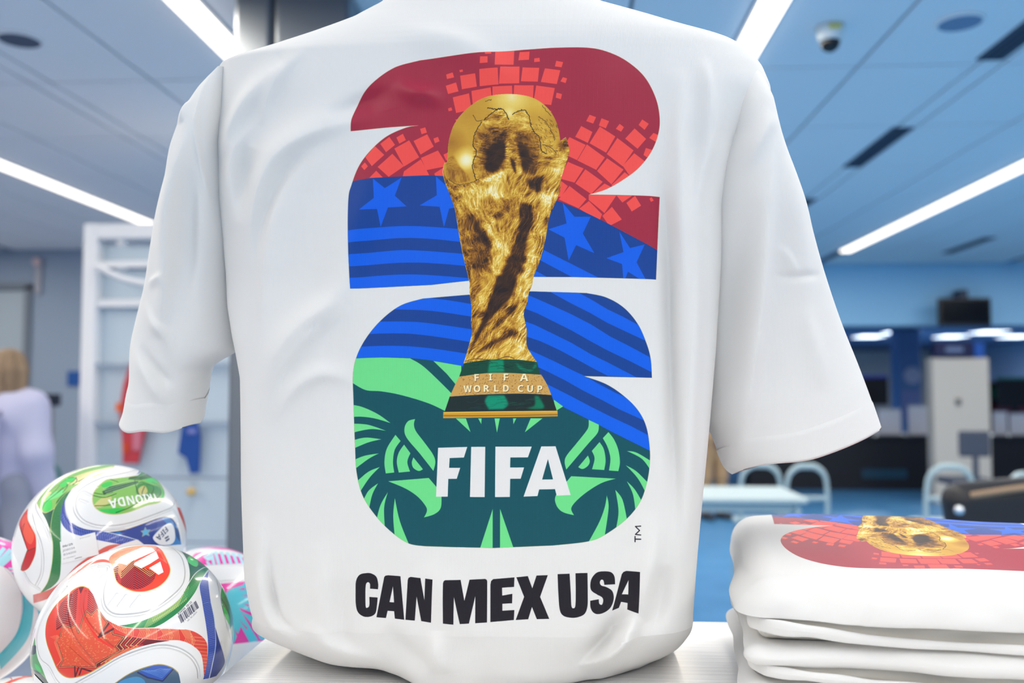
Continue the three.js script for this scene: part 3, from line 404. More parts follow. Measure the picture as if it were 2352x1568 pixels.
  A.fill(css(212, 70, 58), red); A.clip(red); for (let i = 0; i < 50; i++) { const x = 380 + i * 17, y = 1560 - i * 11; A.line(css(236, 140, 120, 0.8), 1.2, `*${x},${y + 60} *${x + 26},${y - 90}`); } A.free();
  const maple = '*234,568 245,690 300,800 345,890 356,1000 345,1110 290,1230 230,1268 *196,1256 *266,1040 200,910 150,740 180,640';
  A.fill(css(226, 52, 46), maple); A.clip(maple); A.fill(css(240, 92, 66), '180,700 240,640 260,760 330,880 300,980 230,900').fill(css(200, 40, 40), '*270,1050 *356,1030 345,1110 290,1240 230,1268 *196,1256'); A.line(css(96, 34, 24), 3.4, '*180,800 *215,740 *195,860 *170,840').line(css(110, 50, 30), 4, '265,1050 355,1020'); for (let i = 0; i < 8; i++) A.line(css(130, 60, 40), 1.3, `${165 + i * 8},${760 + i * 20} ${225 + i * 4},${950 + i * 8} 265,1040`); A.free(); A.line(css(200, 150, 80), 2, maple, true);
  const patch = '1050,300 960,385 915,480 932,600 1020,680 1150,710 1300,690 1480,625 1620,595 1690,540 1700,440 1650,320 1590,250 1480,235 1300,265 1150,285';
  A.fill(css(140, 196, 96), patch); A.clip(patch); A.fill(css(206, 206, 130), '930,600 1000,520 1100,500 1100,560 1000,620').fill(css(60, 204, 90), '980,650 1120,640 1250,650 1150,705').fill(css(84, 214, 100), '1480,290 1560,250 1620,280 1640,330 1540,340').fill(css(84, 150, 74), '1380,480 1420,330 1560,370 1640,400 1660,500 1560,560').fill(css(200, 198, 120), '1400,420 1470,380 1500,460 1420,500').fill(css(70, 200, 84), '1000,360 1080,320 1120,350 1050,400').fill(css(62, 104, 60), '*1010,440 *1090,380 *1400,320 *1400,345 *1200,420 *1030,480').fill(css(78, 118, 66), '*1300,270 *1560,225 *1600,260 *1420,310 *1290,300').fill(css(60, 190, 80), '1560,580 1690,520 1690,420 1660,520');
  for (const s of ['920,480 1040,510 1160,470', '940,600 1080,600 1200,560', '930,450 1020,470 1120,450', '1160,690 1300,640 1420,560 1440,520', '1360,300 1380,420 1420,520', '1500,360 1570,390 1560,460 1490,520 1440,480 1470,390', '1560,330 1640,380 1660,470 1600,540', '1490,520 1500,590', '1090,290 1180,330']) A.line(css(38, 62, 34), 3.2, s);
  A.free(); A.line(css(204, 190, 110), 2.6, patch, true);
  for (let k = 0; k < 4; k++) for (let i = 0; i < 22; i++) A.line(css(228, 236, 220, 0.9), 2, `${1020 + k * 12 + i * 18},${402 + k * 21 - i * 5.6} ${1030 + k * 12 + i * 18},${399 + k * 21 - i * 5.6}`);
  A.text('TRIONDA', css(246, 248, 246), 'bold 62px sans-serif', 1372, 546, Math.PI - 0.2, 0.84);
  A.fill(css(40, 130, 70), '*1440,140 1530,170 1480,230 *1380,262 1430,210').fill(css(38, 70, 170), '*1410,140 1440,160 1420,210 *1380,235 1415,190').fill(css(48, 108, 66), '*1540,180 1590,220 *1600,262 1500,250 *1420,262'); A.line(css(220, 230, 200), 2, '1535,180 1490,225 1400,262');
  A.fill(css(214, 76, 56), '*1850,640 1920,650 1960,720 2000,850 2000,1000 *1950,900 *1880,740'); A.fill(css(238, 238, 240), '*1850,540 1900,560 1930,640 1850,640'); for (const s of ['*1775,378 *1830,500 *1880,540 *1840,560 *1860,660', '*1775,378 *1830,440 *1860,520 *1890,560']) A.line(css(216, 64, 44), 3.4, s);
  for (const [s, d] of [['1050,262 920,320 800,400 735,500 740,640 820,760 960,830 1150,850 1350,820 1550,755 1700,700 1785,668', 1], ['1785,668 1830,600 1840,500 1800,400', 0.8], ['820,430 900,480', 0.5], ['780,520 860,560', 0.5], ['900,350 960,380', 0.4], ['1000,280 1180,240 1330,200 1400,160', 0.8], ['280,640 330,800 400,980 430,1150 420,1320 360,1450', 0.8], ['300,480 330,620 440,800 500,950', 0.5], ['240,1290 300,1400 400,1480', 0.7], ['1785,668 1860,760 1900,900 1920,1080', 0.9], ['700,400 640,500 630,640 720,800 860,880 1050,900 1250,890', 0.6], ['1150,100 1300,110 1400,150', 0.4]]) groove(G, s, d);
  return [c, bc];
})();
const FB = (() => {   // the front football
  const [c, g] = ballCanvas(), [bc, bg] = newCanvas(bN, bN, css(160, 160, 160)), Q = ballQ(313, 1471, 229), A = new Art(g, Q), G = new Art(bg, Q), T = crop(70, 1230, 4.639); A.T = G.T = T;
  const red = css(228, 62, 42), orange = css(224, 84, 52), wine = css(112, 16, 30), sand = css(232, 168, 104);
  const big = '*845,900 790,820 735,710 695,610 *655,550 590,518 520,528 430,590 330,680 262,800 246,930 270,1060 335,1215 395,1340 470,1408 560,1422 700,1390 900,1285 1100,1205 1300,1170 *1450,1162 1200,1115 1050,1060 930,985';
  A.clip(big); A.fill(red, big);
  A.fill(wine, '*350,850 380,680 480,580 560,525 640,540 700,610 *760,760 *690,820 *640,770 *575,990 *545,900 *500,930 *420,890 *400,920 *360,940'); for (let i = 0; i < 17; i++) { const o = i * 22; A.line(css(224, 66, 58), 3.2, `*${330},${930 - o * 0.9} *420,${880 - o} *500,${910 - o} *545,${880 - o} *575,${960 - o} *650,${760 - o} *700,${810 - o} *790,${740 - o}`); }
  A.fill(wine, '*1010,1075 *940,1160 *980,1205 *760,1310 *760,1345 1000,1250 *1460,1162 *1200,1110'); for (let i = 0; i < 8; i++) A.line(i % 2 ? css(214, 50, 48) : sand, 3, `*${1035 + i * 26},${1075 + i * 6} *${975 + i * 24},${1150 + i * 4} *${1010 + i * 26},${1195 - i * 3} *${800 + i * 20},${1315 - i * 6}`);
  const leaf = '*420,890 *500,930 *545,900 *575,990 *620,830 *645,775 *690,820 *745,770 *800,850 *850,920 *770,1050 *905,985 *905,1035 *1010,1075 *940,1160 *980,1205 *755,1310 *755,1345 *590,1330 *560,1318 *400,1310 *440,1240 *362,1035 *400,1012';
  A.fill(orange, leaf); A.clip(leaf); for (let i = 0; i < 900; i++) { const x = rr(360, 1000), y = rr(770, 1340); A.line(rnd() < 0.6 ? css(234, 172, 106, 0.7) : css(234, 60, 40, 0.7), 1.8, `${x},${y} ${x + rr(2, 12)},${y + rr(-6, 6)}`); } A.line(css(236, 54, 34), 9, '620,830 700,960 760,1060 900,1160').line(css(180, 64, 34), 2, '500,1120 640,1260 720,1330').free();
  A.line(css(96, 18, 26), 5.4, leaf, true).line(sand, 2, leaf, true).line(css(96, 18, 26), 5, '*590,1330 *560,1420 *555,1320').line(css(96, 18, 26), 5, '*600,1400 *620,1340 *740,1390').line(css(96, 18, 26), 7, '*860,930 *775,1050 *900,990');
  for (let i = 0; i < 5; i++) A.line(css(240, 120, 84), 1.6, `*${300 + i * 12},${1000 + i * 8} *${375 + i * 4},${990 + i * 5} *${345 + i * 6},1060 *${420 + i * 3},1240 *${385 - i * 2},1290`);
  A.free(); A.line(css(196, 170, 60), 3, '655,552 590,518 520,528 430,590 330,680 262,800 246,930 270,1060 335,1215 395,1340 470,1408 560,1422 700,1390 900,1285').line(css(232, 200, 220), 2, '655,552 700,620 740,710 800,825 860,905 940,985 1060,1058 1200,1110');
  const top = '*830,262 840,210 890,160 1000,108 1200,85 *1310,102 1380,180 1430,310 1458,420 1420,520 1330,600 1200,636 1080,620 980,562 920,500 890,400 862,310';
  A.clip(top); A.fill(css(244, 66, 40), top); A.fill(css(242, 150, 106), '*820,290 *840,190 1000,100 1200,80 1320,100 1310,140 1180,230 1080,300 *1000,400 *880,345');
  for (let i = 0; i < 240; i++) { const x = rr(840, 1240), y = rr(90, 340); A.line(css(232, 92, 56, 0.5), 2.4, `${x},${y} ${x + rr(4, 20)},${y + rr(-8, 8)}`); }
  const dark = '*880,350 *935,325 *970,400 *1085,265 *1090,330 1160,370 1240,400 *1310,450 1280,530 1180,595 1090,602 990,560 920,490';
  A.fill(wine, dark); A.clip(dark); for (let i = 0; i < 16; i++) A.line(i < 4 ? sand : css(206, 52, 52), 3, `*840,${350 + i * 20} *${930},${325 + i * 24} *${965},${400 + i * 24} *1090,${270 + i * 24} *1250,${410 + i * 22} *1330,${350 + i * 22}`); A.free();
  A.poly(css(240, 240, 242), '890,280 950,222 1080,160 1180,112 1265,128 1305,180 1180,240 1060,292 1015,330', '1090,310 1180,262 1312,182 1342,272 1250,335 1160,382 1085,332', '1238,382 1355,315 1388,440 1336,467'); for (let i = 0; i < 5; i++) A.line(css(250, 130, 100), 1.6, `*${1330 + i * 16},${140 + i * 20} *${1400 + i * 6},${310 + i * 8} *${1345 + i * 10},${270 + i * 8}`);
  A.line(css(96, 40, 26), 2, '*1290,140 *1345,130 *1300,180').free().line(css(230, 200, 120), 3, '862,310 890,400 920,500 980,562 1080,620 1200,636 1330,600 1420,520 1458,420 1430,310 1380,180');
  A.fill(css(226, 92, 66), '*540,310 620,250 740,228 820,250 *850,290 760,265 640,280 520,350 *420,430 470,360');
  const grn = '*835,885 900,938 1000,960 1200,930 1400,850 1550,740 1640,600 1740,470 1850,392 *1955,380 1870,430 1780,560 1700,700 1560,860 1400,970 *1300,1012 1100,1000 950,958';
  A.fill(css(18, 128, 62), grn); A.clip(grn); for (let i = 0; i < 58; i++) { const t = i / 57, x = 960 + t * 940, y = 990 - 560 * t * t; A.line(t > 0.3 && t < 0.68 ? css(188, 206, 126) : css(66, 158, 96), 1.9, `*${x - 60},${y + 80} *${x + 10},${y - 60} *${x + 30},${y + 20} *${x + 60},${y - 130}`); } A.free();
  const rd = '*830,885 930,982 1050,1060 1200,1112 1400,1150 1560,1172 1690,1240 1780,1350 *1815,1568 *1850,1568 1845,1350 1830,1215 1740,1120 1600,1062 1300,1020 1100,1000 950,958';
  A.fill(css(226, 64, 54), rd); A.clip(rd); for (let i = 0; i < 62; i++) { const t = i / 61, x = 900 + 980 * t, y = 950 + 260 * Math.pow(t, 1.6) + (t > 0.8 ? (t - 0.8) * 1800 : 0); A.line(css(244, 164, 110), 1.8, t > 0.82 ? `*${1700},${y - 60} *${1900},${y - 20}` : `*${x - 30},${y - 60} *${x + (i % 14 < 7 ? 40 : -10)},${y + 60} *${x - 20},${y + 200}`); } A.free(); A.line(css(252, 236, 236), 2, '950,958 1100,1000 1300,1020 1600,1062');
  const bl = '*1925,405 1850,480 1770,600 1790,800 1830,1060 1850,1250 1840,1450 *1808,1600 *1870,1600 1900,1450 1932,1260 1920,1000 1885,800 1868,580 1880,460';
  A.fill(css(42, 70, 172), bl); A.clip(bl); for (let i = 0; i < 64; i++) { const y = 440 + i * 19; A.line(css(110, 140, 214), 1.5, `*1760,${y + 30} *${1850 + (i > 18 && i < 40 ? 30 : 0)},${y - (i > 18 ? 10 : -14)} *1960,${y + 24}`); } A.free(); A.line(css(200, 224, 240), 2.4, '1885,800 1925,1000 1936,1260 1905,1450 1880,1568');
  A.fill(css(24, 52, 140), '*1930,1070 1985,1240 2040,1390 2050,1480 *1960,1590 *1880,1600 1910,1450 1940,1260');
  A.fill(css(96, 160, 84), '2080,600 2035,645 2010,730 2022,880 2060,985 2110,1070 *2150,1260 2172,1100 2190,950 2155,750 2115,620'); A.fill(css(62, 204, 84), '2030,860 2060,880 2100,960 2110,1060 2060,980').fill(css(70, 190, 80), '2030,650 2080,640 2060,740 2020,720'); for (const s of ['2060,640 2110,760 2140,920 2150,1080', '2015,760 2060,820 2110,940 2130,1080', '2020,780 2070,860 2120,1000', '2100,610 2150,760 2170,900']) A.line(css(36, 66, 46), 4, s);
  const tg = '*1535,105 1600,200 1650,330 1665,480 1645,590 *1618,645 1700,520 1760,450 1850,392 *1990,395 1920,290 1820,200 1690,130';
  A.clip(tg); A.fill(css(34, 104, 62), tg); A.fill(css(70, 206, 92), '1650,290 1690,245 1760,270 1770,340 1740,385 1670,345').fill(css(150, 182, 130), '*1600,160 1680,160 1800,240 1860,300 1780,270 1680,210').fill(css(20, 96, 66), '*1660,440 *1800,400 1720,500 *1630,630'); for (let i = 0; i < 12; i++) A.line(css(180, 206, 176, 0.7), 1.5, `${1660 + i * 6},${150 + i * 18} ${1780 + i * 6},${230 + i * 14} ${1920 + i * 4},${330 + i * 10}`); A.line(css(190, 176, 90), 2, '1650,290 1690,245 1760,270 1770,340 1740,385 1670,345', true).free(); A.line(css(232, 240, 230), 3, '1600,660 1700,500 1780,425 1860,385 1960,378');
  const bb = '*780,1590 900,1542 1050,1452 1200,1402 1350,1386 1470,1428 1540,1490 *1570,1600';
  A.clip(bb); A.fill(css(64, 96, 128), bb); A.fill(css(56, 140, 196), '*900,1570 1000,1500 1140,1480 1220,1540 1180,1620 *900,1620').fill(css(28, 62, 134), '*800,1600 960,1530 *980,1620').fill(css(34, 84, 184), '*1150,1440 1300,1390 1420,1410 *1490,1450 *1390,1550 *1240,1500'); for (let i = 0; i < 6; i++) A.line(css(96, 150, 220), 1.5, `*${1180 + i * 24},${1420 + i * 4} *${1380 - i * 4},${1520 - i * 18} *${1470 - i * 10},1440`); A.line(css(18, 40, 92), 5, '*1150,1440 *1240,1500 *1390,1556 *1490,1452').free(); A.line(css(170, 150, 90), 3, '780,1590 900,1542 1050,1452 1200,1402 1350,1386 1470,1428 1540,1490');
  A.fill(css(92, 162, 92), '*130,980 150,1080 180,1200 230,1300 280,1420 330,1530 *380,1600 *120,1600 90,1400 85,1200'); A.fill(css(40, 62, 60), '*95,1300 180,1330 260,1400 300,1470 200,1440 *100,1350').fill(css(46, 60, 62), '*105,1070 150,1070 150,1150 100,1150').fill(css(70, 204, 96), '150,1250 200,1290 220,1340 160,1300'); A.line(css(40, 70, 160), 7, '120,900 90,1050 70,1250 80,1400');
  // printed bar code
  { const p0 = [1545, 965], p1 = [1735, 815], nx = -0.62, ny = -0.78; for (let i = 0; i < 58; i++) { const t = i / 57, x = lerp(p0[0], p1[0], t), y = lerp(p0[1], p1[1], t), l = 34; if (rnd() < 0.62) A.line(css(60, 60, 84), rr(0.9, 2.4), `*${x + nx * -l},${y - ny * -0.2 * l + 34} *${x + nx * l * 0.5},${y - 44}`); }
    A.text('B34006 08/25', css(70, 70, 84), 'bold 10px monospace', 1608, 840, -0.68).text('9 1 2 8 1 2 8 1 5', css(80, 80, 92), '8px monospace', 1668, 918, -0.68).text('ART. NO. JD8034', css(80, 80, 92), '7px sans-serif', 1680, 934, -0.68); }
  for (const [s, d, w] of [['735,310 825,325 830,400 800,520 788,640 815,760 900,845 1050,868 1250,848 1440,745 1590,600 1625,440 1590,260 1500,130', 0.8], ['480,1530 760,1400 1000,1280 1300,1210 1500,1240 1660,1340 1740,1460 1760,1568', 1], ['480,1530 380,1440 300,1300 200,1200 150,1000 200,800 300,640 420,500', 0.7], ['400,470 560,340 720,300', 0.6], ['560,430 660,330', 0.35], ['640,450 740,370', 0.35], ['700,500 790,420', 0.35], ['930,640 860,740', 0.35], ['1020,660 950,760', 0.35], ['1150,680 1070,780', 0.35], ['470,600 455,800 520,1000 640,1180 760,1330', 0.5], ['620,580 600,740 660,900 790,1060 940,1200', 0.5], ['1960,400 1990,560 2010,760 2060,1000 2120,1200 2140,1300', 0.8], ['2000,480 1990,600', 0.5], ['2000,1240 2060,1380', 0.5]]) groove(G, s, d, w || 8);
  return [c, bc];
})();
const PB = (() => {   // pink, turquoise and white football, shared by both of that kind
  const [c, g] = ballCanvas(), [bc, bg] = newCanvas(bN, bN, css(160, 160, 160)), Q = ballQ(-80, 1404, 186), A = new Art(g, Q), G = new Art(bg, Q), T = crop(0, 1220, 4.506); A.T = G.T = T;
  const pink = css(238, 52, 174), aqua = css(72, 200, 216), pale = css(170, 226, 238);
  const pp = '*-500,60 -300,20 0,105 100,170 *222,450 200,560 *155,725 120,600 60,490 0,425 -120,370 *-300,330';
  A.clip(pp); A.fill(pink, pp); for (let i = 0; i < 9; i++) A.poly(pale, `${130 - i * 62},${262 - i * 24} ${95 - i * 62},${222 - i * 20} ${-70 - i * 50},${380} ${-40 - i * 50},${420}`); for (let i = 0; i < 9; i++) A.poly(pale, `${20 + i * 16},${420 + i * 38} ${218 - i * 7},${452 + i * 33} ${214 - i * 7},${470 + i * 33} ${30 + i * 16},${442 + i * 37}`); A.free();
  A.fill(aqua, '*222,455 270,540 276,800 255,1080 185,1250 *-20,1470 *-60,1320 100,1130 160,920 *158,725').fill(aqua, '*282,560 340,760 420,960 *400,1130 340,980 300,830').fill(pink, '*-800,900 -620,800 -560,1000 -640,1200').fill(aqua, '*-700,700 -500,640 -540,760 -700,860');
  A.line(css(220, 236, 240), 2, '278,560 284,720 270,840');
  for (const [s, d] of [['0,425 120,600 160,720 165,900 120,1120 0,1290', 0.9], ['255,1080 300,1300 380,1340', 0.7], ['440,700 400,880 430,1000', 0.6], ['-300,330 -420,600 -300,900 -120,1100', 0.7]]) groove(G, s, d);
  return [c, bc];
})();
const PK = (() => {   // the pink ball behind, turned so that fronds and stripes show
  const [c, g] = ballCanvas(), [bc, bg] = newCanvas(bN, bN, css(160, 160, 160)), Q = ballQ(475, 1422, 188), A = new Art(g, Q), G = new Art(bg, Q); A.T = G.T = (x, y) => [x, y];
  const pink = css(236, 40, 166), aqua = css(84, 200, 218), pale = css(178, 228, 240);
  A.fill(css(246, 122, 202), '*436,1236 500,1246 560,1260 *720,1330 *720,1232 *430,1200').fill(pink, '*436,1262 470,1254 *640,1289 *450,1289');
  for (let i = 0; i < 7; i++) A.poly(pale, `${488 + i * 15},${1252 + i * 2} ${497 + i * 15},${1252 + i * 2} ${506 + i * 15},1289 ${498 + i * 15},1289`); A.poly(pale, '463,1266 486,1250 494,1289 484,1289', '470,1279 484,1276 486,1289 474,1289'); A.line(pink, 3, '470,1268 486,1262');
  A.fill(pink, '*500,1339 *680,1333 *700,1484 *480,1486').fill(aqua, '*533,1352 560,1345 572,1338 *640,1340 *650,1420 *620,1400 *640,1486 *605,1482 580,1440 *556,1410 *600,1484 *578,1486 *556,1446 *540,1484 *520,1486 *520,1360');
  for (const s of ['*548,1356 *564,1352 *566,1358', '*557,1371 *572,1370 *570,1374', '*562,1390 *577,1396 *574,1400', '*552,1400 *586,1416 *582,1422 *556,1408', '*551,1428 *573,1452 *570,1454', '*540,1450 *560,1480 *552,1484']) A.poly(pink, s.replaceAll('*', ''));
  A.fill(pink, '*300,1300 360,1330 *340,1450 *300,1420'); G.line(css(40, 40, 40), 10, '380,1300 480,1292 600,1294 720,1300').line(css(40, 40, 40), 10, '380,1340 480,1334 640,1334');
  return [c, bc];
})();
const ballGeo = (() => {   // sphere with the bottom half of the artwork repeated on its far side; uv from its own pole (+z)
  const g = new THREE.SphereGeometry(BALL_R, 128, 96), p = g.attributes.position, uv = g.attributes.uv;
  for (let i = 0; i < p.count; i++) { const x = p.getX(i) / BALL_R, y = p.getY(i) / BALL_R, z = p.getZ(i) / BALL_R, q = Math.hypot(x, y), th = Math.atan2(q, Math.abs(z)) / (Math.PI / 2), k = q < 1e-6 ? 0 : th / q; uv.setXY(i, 0.5 + 0.5 * x * k * 0.999, 0.5 + 0.5 * y * k * 0.999); }
  return g;
})();
const ballMat = ([c, b]) => new THREE.MeshPhysicalMaterial({ map: canvasTex(c), bumpMap: canvasTex(b, false), bumpScale: 0.0035, roughness: 0.3, clearcoat: 0.7, clearcoatRoughness: 0.08 });
function ball(art, label, c, group) {
  const o = thing('football', label, 'football', [c.x, c.y - BALL_R, c.z], 0, group);
  const m = part('shell', ballGeo, art, o, [0, BALL_R, 0]); m.lookAt(camera.position.x, camera.position.y, camera.position.z); return o;
}
const faceTo = (c) => { const k = new THREE.Object3D(); k.position.copy(c); k.lookAt(camera.position); k.updateMatrix(); return k.quaternion; };
// a curved sticker lying on a ball: centre and size in units of the radius in the ball's own face
function sticker(o, c, map, corners4) {
  const q = faceTo(c), dirOf = (x, y) => V(x, y, Math.sqrt(Math.max(0, 1 - x * x - y * y))).applyQuaternion(q);
  const geo = grid((u, v) => { const [a, b, cc, d] = corners4, x = lerp(lerp(a[0], b[0], u), lerp(d[0], cc[0], u), v), y = lerp(lerp(a[1], b[1], u), lerp(d[1], cc[1], u), v), p = dirOf(x, y).multiplyScalar(BALL_R + 0.0006); p.y += BALL_R; return p; }, 14, 14, (p, u, v) => [u, 1 - v]);
  const s = part('sticker', geo, new THREE.MeshStandardMaterial({ map, roughness: 0.35, side: THREE.DoubleSide }), o); s.userData.label = 'white paper sticker'; return s;
}
const [stc, stg] = newCanvas(360, 320, css(236, 236, 238));
stg.fillStyle = css(60, 60, 66); stg.font = 'bold 40px sans-serif'; stg.fillText('06/25', 22, 92); stg.font = '38px sans-serif'; stg.fillStyle = css(110, 110, 116); stg.fillText('JD8034', 22, 152); stg.fillText('B34006', 22, 212); stg.font = '20px monospace'; stg.fillText('0179399BZZ', 18, 264); stg.fillText('#10153233', 200, 40); stg.font = 'bold 22px sans-serif'; stg.fillStyle = css(40, 40, 46); stg.fillText('adidas', 128, 300);
const [st2, sg2] = newCanvas(200, 200, css(232, 232, 236));
{
  const frontC = at(313, 1469, 1.02), upC = at(235, 1250, 1.19), leftC = at(-80, 1404, 1.235), backC = at(475, 1422, 1.345), lowC = at(22, 1760, 1.12);
  const o1 = ball(ballMat(FB), 'glossy white football in front with a large red maple leaf and three white bars', frontC);
  const M2 = ballMat(RB), o2 = ball(M2, 'glossy white football on top of the pile with a green patch and a paper sticker', upC);
  const o3 = ball(ballMat(PB), 'white football with pink stripes and turquoise bands, cut off by the left edge', leftC);
  const o4 = ball(ballMat(PK), 'white football with pink and turquoise fronds, half hidden behind the shirt', backC);
  const low = ball(o1.children[0].material, 'red patterned football lowest in the pile at the bottom left corner', lowC);
  low.children[0].rotateY(-0.55); low.children[0].rotateX(0.75);
  // further balls of the bottom layer that carry the upper ones
  const S = (px, py, r, list) => list.map(([x, y]) => [(x - px) / r, -(y - py) / r]);
  const T1 = crop(20, 1030, 4.752), t1 = (l) => l.map(([x, y]) => T1(x, y));
  sticker(o2, upC, canvasTex(stc), S(235, 1250, 203, t1([[596, 985], [945, 905], [990, 1150], [622, 1225]])));
  sticker(o2, upC, canvasTex(st2), S(235, 1250, 203, t1([[150, 760], [262, 1045], [196, 1245], [78, 1010]])));
  const T2 = crop(70, 1230, 4.639), t2 = (l) => l.map(([x, y]) => T2(x, y));
  sticker(o1, frontC, canvasTex(st2), S(313, 1469, 229, t2([[140, 1340], [285, 1480], [290, 1580], [135, 1570]])));
}
// ---------- folded shirts on the right ----------
const bounceTintCotton = cotton.clone(); bounceTintCotton.color.multiply(new THREE.Color(1, 0.975, 0.91));  // warm tint paints in light bounced between the white folds
function softSlab(w, h, d, r, nx, ny, nz, shape) {
  const g = new THREE.BoxGeometry(w, h, d, nx, ny, nz); g.deleteAttribute('normal'); g.deleteAttribute('uv');
  const m = mergeVerticesOf(g), p = m.attributes.position, q = V(0, 0, 0), c = V(0, 0, 0);
  for (let i = 0; i < p.count; i++) {
    q.fromBufferAttribute(p, i); c.set(clamp(q.x, -w / 2 + r, w / 2 - r), clamp(q.y, -h / 2 + Math.min(r, h / 2 - 1e-4), h / 2 - Math.min(r, h / 2 - 1e-4)), clamp(q.z, -d / 2 + r, d / 2 - r));
    const n = q.clone().sub(c); n.y *= r / Math.min(r, h / 2); if (n.lengthSq() > 0) { n.normalize().multiplyScalar(r); n.y *= Math.min(r, h / 2) / r; } q.copy(c).add(n); shape(q, n.normalize()); p.setXYZ(i, q.x, q.y, q.z);
  }
  m.computeVertexNormals(); return m;
}
function mergeVerticesOf(g) {
  const p = g.attributes.position, key = new Map(), remap = [], out = [];
  for (let i = 0; i < p.count; i++) { const k = [p.getX(i), p.getY(i), p.getZ(i)].map((v) => Math.round(v * 1e6)).join(); if (!key.has(k)) { key.set(k, out.length / 3); out.push(p.getX(i), p.getY(i), p.getZ(i)); } remap.push(key.get(k)); }
  const m = new THREE.BufferGeometry(); m.setAttribute('position', new THREE.Float32BufferAttribute(out, 3)); m.setIndex([...g.index.array].map((i) => remap[i])); return m;
}
function setUV(g, fn) { const p = g.attributes.position, a = []; for (let i = 0; i < p.count; i++) a.push(...fn(p.getX(i), p.getY(i), p.getZ(i))); g.setAttribute('uv', new THREE.Float32BufferAttribute(a, 2)); return g; }
